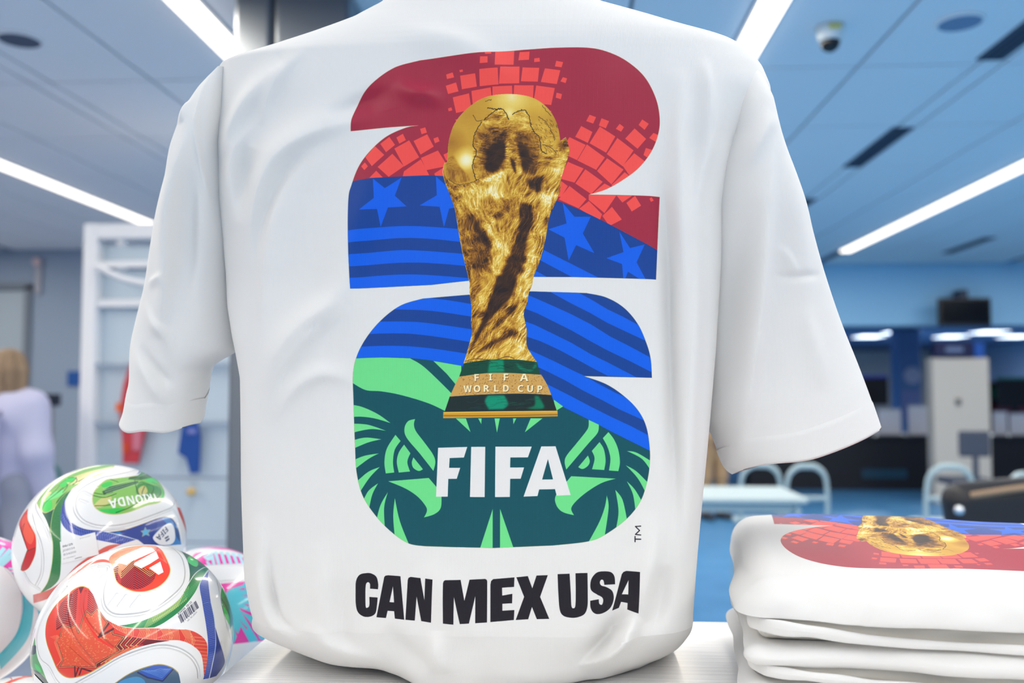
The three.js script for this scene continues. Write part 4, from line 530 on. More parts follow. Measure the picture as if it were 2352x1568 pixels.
{
  const TURN = -0.14, SW = 0.43, SD = 0.315, topY = CAM_H - 0.166, corner = atY(1668, 1172, topY);
  const ex = V(Math.cos(TURN), 0, -Math.sin(TURN)), ez = V(Math.sin(TURN), 0, Math.cos(TURN));
  const mid = corner.clone().addScaledVector(ex, SW / 2 + 0.002).addScaledVector(ez, SD / 2);
  const toLocal = (p) => { const d = p.clone().sub(mid); return [d.dot(ex), d.dot(ez)]; };
  const layers = [   // from the top: outer fold height, inner height, inner recess
    ['uppermost of the folded white t-shirts, its red and blue print and gold cup facing up', 0.066, 0.022, 0.012],
    ['second folded white t-shirt from the top of the pile, thin rolled edge', 0.022, 0.016, 0.016],
    ['lowest folded white t-shirt, lying directly on the table top', 0.026, 0.014, 0.014]];
  let y = topY;
  const dy = (TABLE_Y - topY + layers.reduce((s, l) => s + l[1] + l[2], 0));
  layers.forEach(([label, h1, h2, rec], k) => {
    const base = y - h1 - h2, o = thing('folded_tshirt', label, 't-shirt', [mid.x, base, mid.z], TURN, 'folded white t-shirts in the pile on the right');
    const out = softSlab(SW + (k ? 0.008 * (k - 1) : 0), h1, SD + (k === 1 ? 0.01 : k === 2 ? 0.016 : 0), Math.min(0.034, h1 * 0.5 + 0.008), 110, 22, 90, (q, n) => {
      const f = smooth(0.02, SD / 2, q.z), bot = smooth(0, -h1 / 2, q.y);
      q.z += (k ? 0.005 : 0.007) * noise(q.x * 11 + k * 9, q.y * 20, 2 + k) * f + 0.003 * noise(q.x * 34, q.y * 60, k + 7) * f;
      if (!k) { q.y -= 0.026 * smooth(-0.08, 0.17, q.z) * (1 - bot) + 0.004 * noise(q.x * 9, q.z * 8, 4) * (1 - bot); q.y += bot * f * (0.006 * noise(q.x * 13, 0.3, 3) + 0.011 * smooth(-0.1, -0.2, q.x)); const e = q.y + 0.008 - 0.03 * smooth(-0.08, 0.03, q.x); if (q.z > SD / 2 - 0.05 && q.x > -0.09) q.z += 0.0022 * smooth(-0.002, 0.002, -e); q.z -= 0.012 * smooth(0.2, 0.1, Math.hypot((q.x + 0.17) * 2.2, q.y * 3)) * f * 0.6; }
      else q.y += 0.006 * noise(q.x * 8 + k * 3, q.z * 7, 11) * (q.y > 0 ? 1 : 0.4) * (k === 2 && q.y < 0 ? 0 : 0.5);
      q.x += 0.005 * noise(q.y * 30, q.z * 16, 8 + k) * smooth(0.1, SW / 2, Math.abs(q.x)) - (q.x < 0 ? 0.012 * smooth(0, -h1 / 2, q.y) * (k ? 0 : 1) : 0);
    });
    if (!k) {
      const [tx, tz] = toLocal(atY(2122, 1272, topY - 0.014)), gx0 = -0.0575 + tx * 1.13, gy0 = CAM_H + 0.312 - tz * 1.08;
      setUV(out, (x, yy, z) => yy < -h1 * 0.3 ? printUV(clamp(gx0 - x * 1.13, PX0, PX0 + PW), PY1 + 0.1) : printUV(clamp(gx0 - x * 1.13, PX0, PX0 + PW), gy0 + z * 1.08 - (z > SD / 2 - 0.034 ? yy - h1 / 2 : 0)));
    } else setUV(out, (x, yy, z) => [x, z + yy]);
    part('outer_fold', out, k ? cotton : printed, o, [0, h2 + h1 / 2, 0]);
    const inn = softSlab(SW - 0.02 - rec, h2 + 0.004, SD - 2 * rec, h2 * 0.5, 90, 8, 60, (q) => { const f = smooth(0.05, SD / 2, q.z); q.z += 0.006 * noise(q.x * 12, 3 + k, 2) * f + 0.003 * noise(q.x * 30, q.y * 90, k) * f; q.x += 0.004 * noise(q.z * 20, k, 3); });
    setUV(inn, (x, yy, z) => [x, z + yy]); part('inner_layers', inn, bounceTintCotton, o, [0, h2 / 2 + 0.0021, 0]);
    if (k < 2) {   // the rolled edge of the folded-in sleeve along the front
      const lp = [[-SW / 2 + 0.02, h2 * 0.6, SD / 2 - 0.09], [-SW / 2 + 0.008, h2 * 0.75, SD / 2 - 0.03], [-SW / 2 + 0.022, h2 * 0.8, SD / 2 - 0.004], [-SW / 2 + 0.06, h2 * 0.72, SD / 2 + 0.003], [-SW / 2 + 0.12, h2 * 0.45, SD / 2 - 0.001], [-0.02, h2 * 0.34, SD / 2 - 0.003], [0.1, h2 * 0.4, SD / 2 - 0.002], [SW / 2 - 0.02, h2 * 0.36, SD / 2 - 0.006]];
      const cv = new THREE.CatmullRomCurve3(lp.map((p) => V(...p)));
      part('sleeve_fold', grid((u, v) => { const c = cv.getPoint(u), a = v * Math.PI * 2; const tp = Math.pow(Math.sin(Math.PI * clamp(u, 0.001, 0.999)), 0.4) * lerp(1.25, 0.62, smooth(0.15, 0.6, u)); return V(c.x + 0.003 * Math.cos(a) * tp, c.y + (h2 * 0.36 + 0.0015 * noise(u * 14, k, 2)) * Math.sin(a) * tp, c.z + 0.0045 * Math.cos(a) * tp + 0.003 * noise(u * 11, k + 4, 1)); }, 160, 14, (q) => [q.x, q.y]), cotton, o);
    }
    y = base;
  });
  // the pile ends on the table: shift what is left over into the lowest position
  const left = y - TABLE_Y; if (Math.abs(left) > 1e-4) scene.children.filter((c) => c.userData.group === 'folded white t-shirts in the pile on the right').forEach((c, i) => { c.position.y -= left * (i + 1) / 3; });
}
// ---------- the hall ----------
const ceilMat = std(new THREE.Color(0.9, 0.89, 0.92), 0.75), ceilGap = std(rgb(96, 110, 134), 0.9);
const greyWall = std(rgb(150, 166, 188), 0.75), blueWall = std(rgb(160, 212, 246), 0.7);
const floorTex = (() => { const [c, g] = newCanvas(512, 512), im = g.createImageData(512, 512); for (let i = 0; i < 512 * 512; i++) { const x = i % 512, y = (i / 512) | 0, n = noise(x / 40, y / 40, 1) * 6 + (hash(x, y, 1) - 0.5) * 14; im.data.set([88 + n, 156 + n, 210 + n, 255], i * 4); } g.putImageData(im, 0, 0); const t = canvasTex(c); t.wrapS = t.wrapT = THREE.RepeatWrapping; t.repeat.set(6, 16); return t; })();
const XL = -8.4, XR = 10, ZF = 6, ZB = -11.3;
struct('floor', box(XR + 1.7, 0.1, 30), new THREE.MeshStandardMaterial({ map: floorTex, roughness: 0.4 }), [(XR - 1.7) / 2, -0.05, -9]);
struct('floor', box(-1.7 - XL, 0.1, 30), std(rgb(126, 140, 166), 0.45), [(XL - 1.7) / 2, -0.05, -9]);
struct('wall_left', box(0.15, 3.1, 18), greyWall, [XL - 0.075, 1.55, -2.65]);
struct('wall_right', box(0.15, 3.1, 30), greyWall, [XR + 0.075, 1.55, -9]);
struct('wall_front', box(XR - XL, 3.1, 0.15), std(rgb(214, 216, 220), 0.8), [(XL + XR) / 2, 1.55, ZF + 0.075]);
struct('wall_back', box(7.4, 3.1, 0.15), greyWall, [XL + 3.7, 1.55, -9.6 - 0.075]);
struct('wall_side', box(0.15, 3.1, 14.3), greyWall, [-1.075, 1.55, -16.75]);
struct('wall_header', box(XR + 1, 0.81, 0.2), blueWall, [(XR - 1) / 2, 2.19 + 0.405, ZB - 0.1]);
struct('wall_far', box(XR + 1, 2.5, 0.15), std(rgb(205, 200, 196), 0.8), [(XR - 1) / 2, 1.25, -23.9]);
struct('ceiling_far', box(XR + 1, 0.1, 12.6), std(rgb(84, 96, 124), 0.8), [(XR - 1) / 2, 2.43, -17.75]);
{
  const c = new THREE.Group(); c.name = 'ceiling'; c.userData.kind = 'structure'; scene.add(c);
  part('deck', box(XR - XL + 0.3, 0.1, ZF - ZB + 0.4), ceilGap, c, [(XL + XR) / 2, CEIL + 0.075, (ZF + ZB) / 2]);
  const front = part('panel', box(XR - XL, 0.022, ZF + 2.7), ceilMat, c, [(XL + XR) / 2, CEIL + 0.011, (ZF - 2.7) / 2]); front.userData.label = 'plain ceiling field overhead';
  const cols = []; for (let k = -3; k <= 4; k++) { const x0 = -1.53 + 2.4 * k; cols.push([x0 + 0.075, x0 + 0.59], [x0 + 0.605, x0 + 1.165], [x0 + 1.18, x0 + 1.285], [x0 + 1.3, x0 + 1.82], [x0 + 1.835, x0 + 2.325]); }
  const geos = new Map();
  for (const [a, b] of cols) {
    if (b < XL + 0.3 || a > XR - 0.3) continue;
    for (let z = -3.31; z > ZB + 0.3; z -= 1.0) {
      const z1 = Math.max(z - 0.985, ZB + 0.02), w = b - a, d = z - z1, key = w.toFixed(3) + d.toFixed(3);
      const px = (a + b) / 2 / -z1 * F + 1288; if (px < -1500 || px > 3600) continue;
      if (!geos.has(key)) geos.set(key, box(w, 0.022, d, 0.004));
      part('panel', geos.get(key), ceilMat, c, [(a + b) / 2, CEIL + 0.011, (z + z1) / 2]);
    }
  }
  // filler over the strip lights
}
const glow = new THREE.MeshStandardMaterial({ color: 0xffffff, emissive: STRIP_COLOR, emissiveIntensity: 2.6, roughness: 0.5 }), alu = std(rgb(190, 196, 206), 0.4, { metalness: 0.3 });
const stripWhere = ['leftmost long ceiling strip light, running down to the white rack', 'long ceiling strip light ending behind the grey column', 'long ceiling strip light vanishing behind the right shoulder of the shirt', 'long ceiling strip light on the right above the blue wall', 'long ceiling strip light outside the picture on the right', 'long ceiling strip light outside the picture on the left'];
[[-3.93, -8.75], [-1.53, -9.0], [0.87, -9.0], [3.27, -10.15], [5.67, -10.15], [-6.33, -8.75]].forEach(([x, z1], i) => {
  const z0 = 5, L = z0 - z1, t = thing('strip_light', stripWhere[i], 'ceiling light', [x, CEIL - 0.012, (z0 + z1) / 2], 0, 'long ceiling strip lights');
  part('housing', box(0.15, 0.03, L + 0.02, 0.003), alu, t, [0, 0.017, 0]); part('diffuser', box(0.118, 0.02, L, 0.006), glow, t, [0, -0.004, 0]);
  const l = new THREE.RectAreaLight(STRIP_COLOR, STRIP, 0.118, L); l.name = 'strip_lamp'; l.position.set(x, CEIL - 0.03, (z0 + z1) / 2); l.rotation.x = -Math.PI / 2; l.castShadow = true; scene.add(l);
});
// things on the ceiling
{
  const dark = std(rgb(70, 82, 104), 0.6), slotM = std(rgb(40, 52, 72), 0.7);
  const vent = (pa, pb, label) => { const a = atY(...pa, CEIL), b = atY(...pb, CEIL), x = (a.x + b.x) / 2, L = Math.abs(a.z - b.z), t = thing('air_vent', label, 'vent', [x, CEIL - 0.004, (a.z + b.z) / 2]); part('frame', box(0.13, 0.008, L, 0.002), dark, t); for (const s of [-1, 0, 1]) part('slot', box(0.02, 0.006, L - 0.02), slotM, t, [s * 0.034, -0.005, 0]); };
  vent([2275, 135], [2420, 20], 'dark slotted ceiling vent nearest the camera, in the top right corner'); vent([1962, 382], [2068, 292], 'dark slotted ceiling vent in the middle, above the right strip light'); vent([1836, 474], [1856, 456], 'ceiling vent peeping out beside the right sleeve'); vent([2178, 580], [2272, 545], 'faint ceiling vent farthest away, just in front of the blue wall');
  const spk = (p, label, m) => { const c = atY(...p, CEIL), t = thing('ceiling_speaker', label, 'speaker', [c.x, CEIL - 0.006, c.z]); part('rim', new THREE.TorusGeometry(0.092, 0.008, 10, 40).rotateX(Math.PI / 2), ceilMat, t); part('grille', new THREE.CylinderGeometry(0.09, 0.09, 0.012, 40), m, t); };
  spk([2205, 48], 'round ceiling speaker at the upper right', std(rgb(120, 142, 172), 0.7)); spk([45, 88], 'round dark ceiling speaker at the upper left', dark);
  const c = atY(1906, 62, CEIL), t = thing('dome_camera', 'small white dome security camera with a black lens under the ceiling', 'camera', [c.x, CEIL, c.z]);
  part('mount', new THREE.LatheGeometry([[0, 0], [0.062, 0], [0.06, -0.02], [0.052, -0.05], [0.046, -0.066], [0, -0.066]].map(([x, y]) => new THREE.Vector2(x, y)), 32), std(rgb(232, 236, 236), 0.5, { side: THREE.DoubleSide }), t);
  part('dome', new THREE.SphereGeometry(0.042, 28, 18), std(rgb(14, 16, 20), 0.15), t, [0, -0.07, 0]); part('label_strip', box(0.05, 0.022, 0.003), std(rgb(226, 214, 120), 0.6), t, [0.004, -0.02, 0.0605]);
}
// column
{
  const a = at(536, 100, 3.3), b = at(800, 100, 3.3), w = b.x - a.x, m = std(rgb(128, 134, 142), 0.34, { metalness: 0.55 });
  const c = new THREE.Group(); c.name = 'column'; c.userData.kind = 'structure'; c.position.set((a.x + b.x) / 2, 0, -3.3 - w / 2); scene.add(c);
  const jx = at(625, 100, 3.3).x - c.position.x;
  part('panel', box(jx + w / 2 - 0.006, 2.97, w, 0.02), m, c, [(-w / 2 + jx - 0.006) / 2, 1.485, 0]); part('panel', box(w / 2 - jx - 0.006, 2.97, w, 0.02), m, c, [(w / 2 + jx + 0.006) / 2, 1.485, 0]); part('core', box(w - 0.05, 2.97, w - 0.03), std(rgb(60, 66, 76), 0.8), c, [0, 1.485, 0]);
}
// left side: door, sign, rack, hanging cloths, person
{
  const P = (x, y, d) => at(x, y, d), dz = 9.58;
  const dr = new THREE.Group(); dr.name = 'door_1'; dr.userData.kind = 'structure'; const dp = P(-60, 890, dz); dr.position.set(dp.x, 0, -9.59); scene.add(dr);
  part('door_leaf', box(1.16, 2.5, 0.03), std(rgb(172, 186, 198), 0.6), dr, [0, 1.25, 0]); for (const s of [-1, 1]) part('frame_post', box(0.07, 2.56, 0.06), std(rgb(120, 130, 142), 0.5), dr, [s * 0.615, 1.28, 0.01]); part('frame_head', box(1.3, 0.07, 0.06), std(rgb(120, 130, 142), 0.5), dr, [0, 2.555, 0.01]);
  const bk = P(80, 612, 9.5), wb = thing('wall_bracket', 'small pale bracket with a pinkish top high on the grey wall beside the door', 'bracket', [bk.x, 2.55, -9.57]); part('plate', box(0.07, 0.34, 0.02, 0.004), std(rgb(176, 176, 186), 0.6), wb, [0, 0.09, 0]); part('cap', new THREE.SphereGeometry(0.05, 20, 14), std(rgb(226, 196, 196), 0.6), wb, [0, 0.28, 0.03]);
  const s1 = P(161, 869, 9.5), sg = thing('wall_sign', 'small square blue sign on the grey wall left of the white rack', 'sign', [s1.x, s1.y, -9.585]); part('plate', box(0.16, 0.16, 0.012, 0.003), std(rgb(24, 84, 160), 0.5), sg); part('border', box(0.17, 0.17, 0.006, 0.003), std(rgb(40, 104, 176), 0.5), sg, [0, 0, -0.004]);
  const s2 = P(122, 918, 8.2), mo = thing('monitor', 'dark round-cornered screen behind the person with long brown hair', 'monitor', [s2.x, 0, -8.2]); part('screen', box(0.15, 0.12, 0.03, 0.012), std(rgb(26, 34, 52), 0.3), mo, [0, s2.y, 0]); part('stand', new THREE.CylinderGeometry(0.015, 0.015, s2.y - 0.06, 12), std(rgb(120, 128, 138), 0.5), mo, [0, (s2.y - 0.06) / 2 + 0.001, 0]); part('foot', new THREE.CylinderGeometry(0.14, 0.15, 0.02, 24), std(rgb(120, 128, 138), 0.5), mo, [0, 0.01, 0]);
  // white rack with pale back panels
  const d = 5, xl = P(182, 900, d).x, xr = P(530, 900, d).x + 0.12, w = xr - xl, rk = thing('display_rack', 'tall white framed rack with pale back panels between the person and the grey column', 'rack', [(xl + xr) / 2, 0, -d - 0.2]);
  const wm = std(rgb(236, 238, 244), 0.4), pm = std(rgb(196, 212, 226), 0.5), Y = (py) => P(300, py, d).y;
  const tp = Y(512);
  for (const x of [-w / 2 + 0.042, w / 2 - 0.042]) part('post', box(0.084, tp, 0.08, 0.008), wm, rk, [x, tp / 2, 0.16]);
  for (const x of [-w / 2 + 0.03, w / 2 - 0.03]) part('rear_post', box(0.05, tp, 0.05, 0.006), wm, rk, [x, tp / 2, -0.2]);
  part('top_beam', box(w - 0.166, 0.088, 0.08, 0.006), wm, rk, [0, tp - 0.046, 0.16]); part('top_board', box(w - 0.1, 0.02, 0.36), wm, rk, [0, tp - 0.012, -0.06]);
  part('rail', box(w - 0.166, 0.038, 0.04, 0.005), wm, rk, [0, Y(605), 0.16]); part('rail', box(w - 0.166, 0.045, 0.04, 0.005), wm, rk, [0, Y(695), 0.16]); for (const py of [837, 972]) part('shelf_edge', box(w - 0.166, 0.02, 0.03, 0.003), std(rgb(160, 176, 196), 0.5), rk, [0, Y(py), 0.165]);
  const cuts = [556, 612, 700, 835, 970, 1100, 1250, 1440].map(Y); for (let i = 0; i < cuts.length - 1; i++) part('back_panel', box(w - 0.16, cuts[i] - cuts[i + 1] - 0.018, 0.02), pm, rk, [0, (cuts[i] + cuts[i + 1]) / 2, 0.11]);
  part('base', box(w - 0.1, 0.1, 0.36, 0.006), wm, rk, [0, 0.06, -0.04]);
  const cb = thing('cable', 'thick white cable sagging across the upper opening of the white rack', 'cable', [0, 0, 0]); cb.position.set(xl, Y(610), -d + 0.02); part('cord', tube([[0.1, 0.0, 0], [0.2, -0.052, 0.02], [0.32, -0.095, 0.03], [0.45, -0.118, 0.03], [0.6, -0.12, 0.02], [0.8, -0.09, 0]], 0.018, 40, 12), wm, cb);
  const cloth = (name, label, cat, pts, d2, col, col2) => { const ps = pts.map(([x, y]) => P(x, y, d2)), top = ps[0], o = thing(name, label, cat, [top.x, top.y, -d2]), s = new THREE.Shape(); ps.forEach((p, i) => i ? s.lineTo(p.x - top.x, p.y - top.y) : s.moveTo(0, 0)); part('fabric', new THREE.ExtrudeGeometry(s, { depth: 0.012, bevelSize: 0.004, bevelThickness: 0.004, bevelSegments: 2 }), col, o); for (const [x, y, ww, hh, m] of col2) { const q = P(x, y, d2); part('patch', box(ww, hh, 0.01, 0.002), m, o, [q.x - top.x, q.y - top.y, 0.02]); } return o; };
  cloth('scarf', 'red and orange scarf hanging on the white rack behind the left sleeve', 'scarf', [[304, 832], [288, 880], [278, 940], [284, 1000], [286, 1062], [318, 1062], [334, 990], [330, 900], [312, 832]], 5.02, std(rgb(196, 62, 74), 0.8), [[276, 935, 0.03, 0.05, std(rgb(230, 110, 60), 0.8)], [292, 1028, 0.03, 0.06, std(rgb(214, 80, 40), 0.8)], [318, 1010, 0.05, 0.12, std(rgb(206, 120, 140), 0.8)]]);
  const pn = cloth('pennant', 'blue pennant with a golden tip hanging on the white rack', 'pennant', [[424, 960], [420, 985], [412, 1040], [430, 1050], [440, 1086], [458, 1084], [460, 1000], [452, 960]], 5.02, std(rgb(28, 76, 156), 0.8), [[444, 990, 0.05, 0.03, std(rgb(120, 130, 196), 0.8)]]);
  { const q = P(436, 1130, 5.0), top = P(424, 960, 5.02); part('tassel', new THREE.SphereGeometry(0.028, 20, 14).scale(1, 0.8, 1), std(rgb(214, 176, 96), 0.5), pn, [q.x - top.x, q.y - top.y, 0]); part('string', new THREE.CylinderGeometry(0.003, 0.003, 0.11, 8), std(rgb(190, 194, 200), 0.7), pn, [q.x - top.x, q.y - top.y + 0.07, 0]); }
}
// ---------- people ----------
function capsules(list, k) { const ps = list.map((c) => ({ a: V(c[0], c[1], c[2]), b: V(c[3], c[4], c[5]), ra: c[6], rb: c[7] })); return (x, y, z) => { let acc = 0; for (const s of ps) { const dx = s.b.x - s.a.x, dy = s.b.y - s.a.y, dz = s.b.z - s.a.z, L = dx * dx + dy * dy + dz * dz || 1e-9, t = clamp(((x - s.a.x) * dx + (y - s.a.y) * dy + (z - s.a.z) * dz) / L, 0, 1), d = Math.hypot(x - s.a.x - dx * t, y - s.a.y - dy * t, z - s.a.z - dz * t) - lerp(s.ra, s.rb, t); acc += Math.exp(-d / k); } return -k * Math.log(acc + 1e-30); }; }
function fieldMesh(f, c, half, res) {
  const mc = new MarchingCubes(res, undefined, false, false, 120000); mc.isolation = 0; const h = res / 2;
  for (let k = 0; k < res; k++) for (let j = 0; j < res; j++) for (let i = 0; i < res; i++) mc.field[k * res * res + j * res + i] = (i < 2 || j < 2 || k < 2 || i > res - 3 || j > res - 3 || k > res - 3) ? -1 : -f(c[0] + (i - h) / h * half, c[1] + (j - h) / h * half, c[2] + (k - h) / h * half);
  mc.update(); const n = mc.count, p = mc.positionArray.slice(0, n * 3), nn = mc.normalArray.slice(0, n * 3);
  for (let i = 0; i < n; i++) for (let a = 0; a < 3; a++) p[i * 3 + a] = c[a] + p[i * 3 + a] * half;
  const g = new THREE.BufferGeometry(); g.setAttribute('position', new THREE.Float32BufferAttribute(p, 3)); g.setAttribute('normal', new THREE.Float32BufferAttribute(nn, 3)); g.setAttribute('uv', new THREE.Float32BufferAttribute(new Float32Array(n * 2), 2)); return g;
}
const hairTex = (base, tip) => { const [c, g] = newCanvas(256, 256, `rgb(${base.join()})`); for (let i = 0; i < 700; i++) { const x = rr(0, 256), t = rnd(); g.strokeStyle = css(lerp(base[0] * 0.6, tip[0], t), lerp(base[1] * 0.6, tip[1], t), lerp(base[2] * 0.6, tip[2], t), 0.6); g.lineWidth = rr(0.6, 2.2); g.beginPath(); g.moveTo(x, 0); g.bezierCurveTo(x + rr(-14, 14), 80, x + rr(-14, 14), 160, x + rr(-20, 20), 256); g.stroke(); } const t = canvasTex(c); t.wrapS = t.wrapT = THREE.RepeatWrapping; return new THREE.MeshStandardMaterial({ map: t, bumpMap: t, bumpScale: 0.004, roughness: 0.6 }); };
function person(label, pos, turn, S, m, carry) {
  const o = thing('person', label, 'person', pos, turn), s = S / 1.66, c = (l) => l.map((a) => a.map((v) => v * s));
  const torso = [[0, 0.92, 0, 0, 1.12, 0, 0.125, 0.13], [-0.07, 1.3, 0, 0.07, 1.3, 0, 0.12, 0.12], [0, 1.12, 0, 0, 1.34, 0, 0.13, 0.12]], legs = [], arms = [], hands = [];
  for (const x of [-1, 1]) {
    legs.push([x * 0.09, 0.88, 0, x * 0.1, 0.48, 0.01, 0.088, 0.06], [x * 0.1, 0.48, 0.01, x * 0.1, 0.09, -0.01, 0.058, 0.042], [x * 0.1, 0.045, -0.03, x * 0.11, 0.04, 0.14, 0.042, 0.035]);
    arms.push([x * 0.17, 1.36, 0, x * 0.22, 1.1, -0.01, 0.056, 0.045], [x * 0.22, 1.1, -0.01, x * 0.21, 0.86, 0.07, 0.043, 0.032]);
    hands.push([x * 0.21, 0.86, 0.07, x * 0.2, 0.77, 0.1, 0.03, 0.026]); for (let f = 0; f < 4; f++) hands.push([x * 0.2, 0.775, 0.085 + f * 0.014, x * 0.19, 0.7 + Math.abs(f - 1.4) * 0.008, 0.1 + f * 0.013, 0.0095, 0.008]); hands.push([x * 0.195, 0.81, 0.11, x * 0.18, 0.755, 0.135, 0.011, 0.009]);
  }
  const head = [[0, 1.38, 0, 0, 1.5, 0.01, 0.055, 0.055], [0, 1.56, 0.01, 0, 1.58, 0, 0.088, 0.09], [0, 1.5, 0.045, 0, 1.49, 0.055, 0.05, 0.045], [0, 1.545, 0.09, 0, 1.525, 0.108, 0.014, 0.016], [-0.088, 1.545, 0, -0.09, 1.53, 0, 0.018, 0.014], [0.088, 1.545, 0, 0.09, 1.53, 0, 0.018, 0.014]];
  const body = part('body', fieldMesh(capsules(c([...torso, ...legs, ...arms, ...hands, ...head]), 0.008), [0, 0.83 * s, 0.02], 0.9 * s, 110), m.skin, o); o.userData.pose = undefined; delete o.userData.pose;
  for (const x of [-1, 1]) part('eye', new THREE.SphereGeometry(0.011 * s, 12, 10), std(rgb(40, 30, 28), 0.3), o, [x * 0.033 * s, 1.55 * s, 0.083 * s]);
  part('mouth', new THREE.SphereGeometry(0.02 * s, 12, 8).scale(1, 0.28, 0.4), std(rgb(176, 96, 88), 0.6), o, [0, 1.492 * s, 0.1 * s]);
  const grow = (l, g) => l.map((a) => [...a.slice(0, 6), a[6] + g, a[7] + g]);
  part('jacket', fieldMesh(capsules(c(grow([...torso, ...arms], m.bulk)), 0.02), [0, 1.12 * s, 0.02], 0.5 * s, 84), m.jacket, o);
  part('trousers', fieldMesh(capsules(c(grow([legs[0], legs[1], legs[3], legs[4], [-0.05, 0.92, 0, 0.05, 0.92, 0, 0.125, 0.125]], 0.014)), 0.012), [0, 0.55 * s, 0.02], 0.62 * s, 84), m.trousers, o);
  part('shoes', fieldMesh(capsules(c(grow([legs[2], legs[5]], 0.008)), 0.006), [0, 0.06 * s, 0.05], 0.24 * s, 56), std(rgb(60, 62, 70), 0.6), o);
  part('hair', setUV(fieldMesh(capsules(c(m.hair), 0.014), [0, 1.5 * s, -0.01], 0.34 * s, 72), (x, y, z) => [Math.atan2(x, -z) / Math.PI * 1.5, y * 3]), m.hairMat, o);
  if (carry) carry(o, s);
  return o;
}
const skin = std(rgb(214, 170, 148), 0.6);
{
  const p = at(22, 900, 4.7);
  person('brown-haired person seen from behind at the left edge, lavender padded jacket and rucksack', [p.x, 0, -4.7], Math.PI - 0.25, 1.585, { skin, bulk: 0.034, jacket: std(rgb(190, 192, 222), 0.8), trousers: std(rgb(150, 156, 176), 0.8), hairMat: hairTex([112, 88, 70], [206, 176, 140]), hair: [[0, 1.585, -0.015, 0, 1.6, -0.01, 0.1, 0.098], [-0.06, 1.55, -0.03, -0.085, 1.4, -0.04, 0.078, 0.055], [0.06, 1.55, -0.03, 0.085, 1.4, -0.04, 0.078, 0.055], [0, 1.5, -0.06, 0, 1.36, -0.1, 0.085, 0.06]] },
    (o, s) => { const bag = part('rucksack', new RoundedBoxGeometry(0.3 * s, 0.42 * s, 0.16 * s, 6, 0.06 * s), std(rgb(176, 178, 208), 0.8), o, [0, 1.13 * s, -0.24 * s]); part('pocket', new RoundedBoxGeometry(0.22 * s, 0.18 * s, 0.05 * s, 4, 0.02 * s), std(rgb(150, 152, 186), 0.8), bag, [0, -0.08 * s, -0.09 * s]); part('handle', new THREE.TorusGeometry(0.03 * s, 0.008 * s, 8, 20), std(rgb(70, 70, 96), 0.8), bag, [0, 0.21 * s, -0.03 * s]); for (const x of [-1, 1]) part('strap', tube([[x * 0.1 * s, 0.18 * s, 0.06 * s], [x * 0.115 * s, 0.235 * s, 0.2 * s], [x * 0.125 * s, 0.2 * s, 0.33 * s]], 0.014 * s, 16, 8), std(rgb(120, 122, 150), 0.8), bag); });
  const q = at(1636, 985, 9.5);
  person('distant person in a red top and tan trousers between the shirt and its right sleeve', [q.x, 0, -9.5], 0.4, 1.6, { skin, bulk: 0.02, jacket: std(rgb(190, 30, 50), 0.8), trousers: std(rgb(186, 150, 112), 0.8), hairMat: hairTex([50, 40, 38], [90, 74, 66]), hair: [[0, 1.6, -0.02, 0, 1.61, -0.01, 0.092, 0.092]] });
  const tb = at(112, 1085, 5.3), bag = thing('shopping_bag', 'teal bag standing on the floor behind the person with the rucksack', 'bag', [tb.x, 0, -5.3]); part('bag_body', new RoundedBoxGeometry(0.22, 0.84, 0.2, 5, 0.07), std(rgb(70, 150, 150), 0.7), bag, [0, 0.42, 0]); part('grip', new THREE.TorusGeometry(0.07, 0.012, 10, 28), std(rgb(50, 120, 122), 0.7), bag, [0, 0.85, 0]);
}
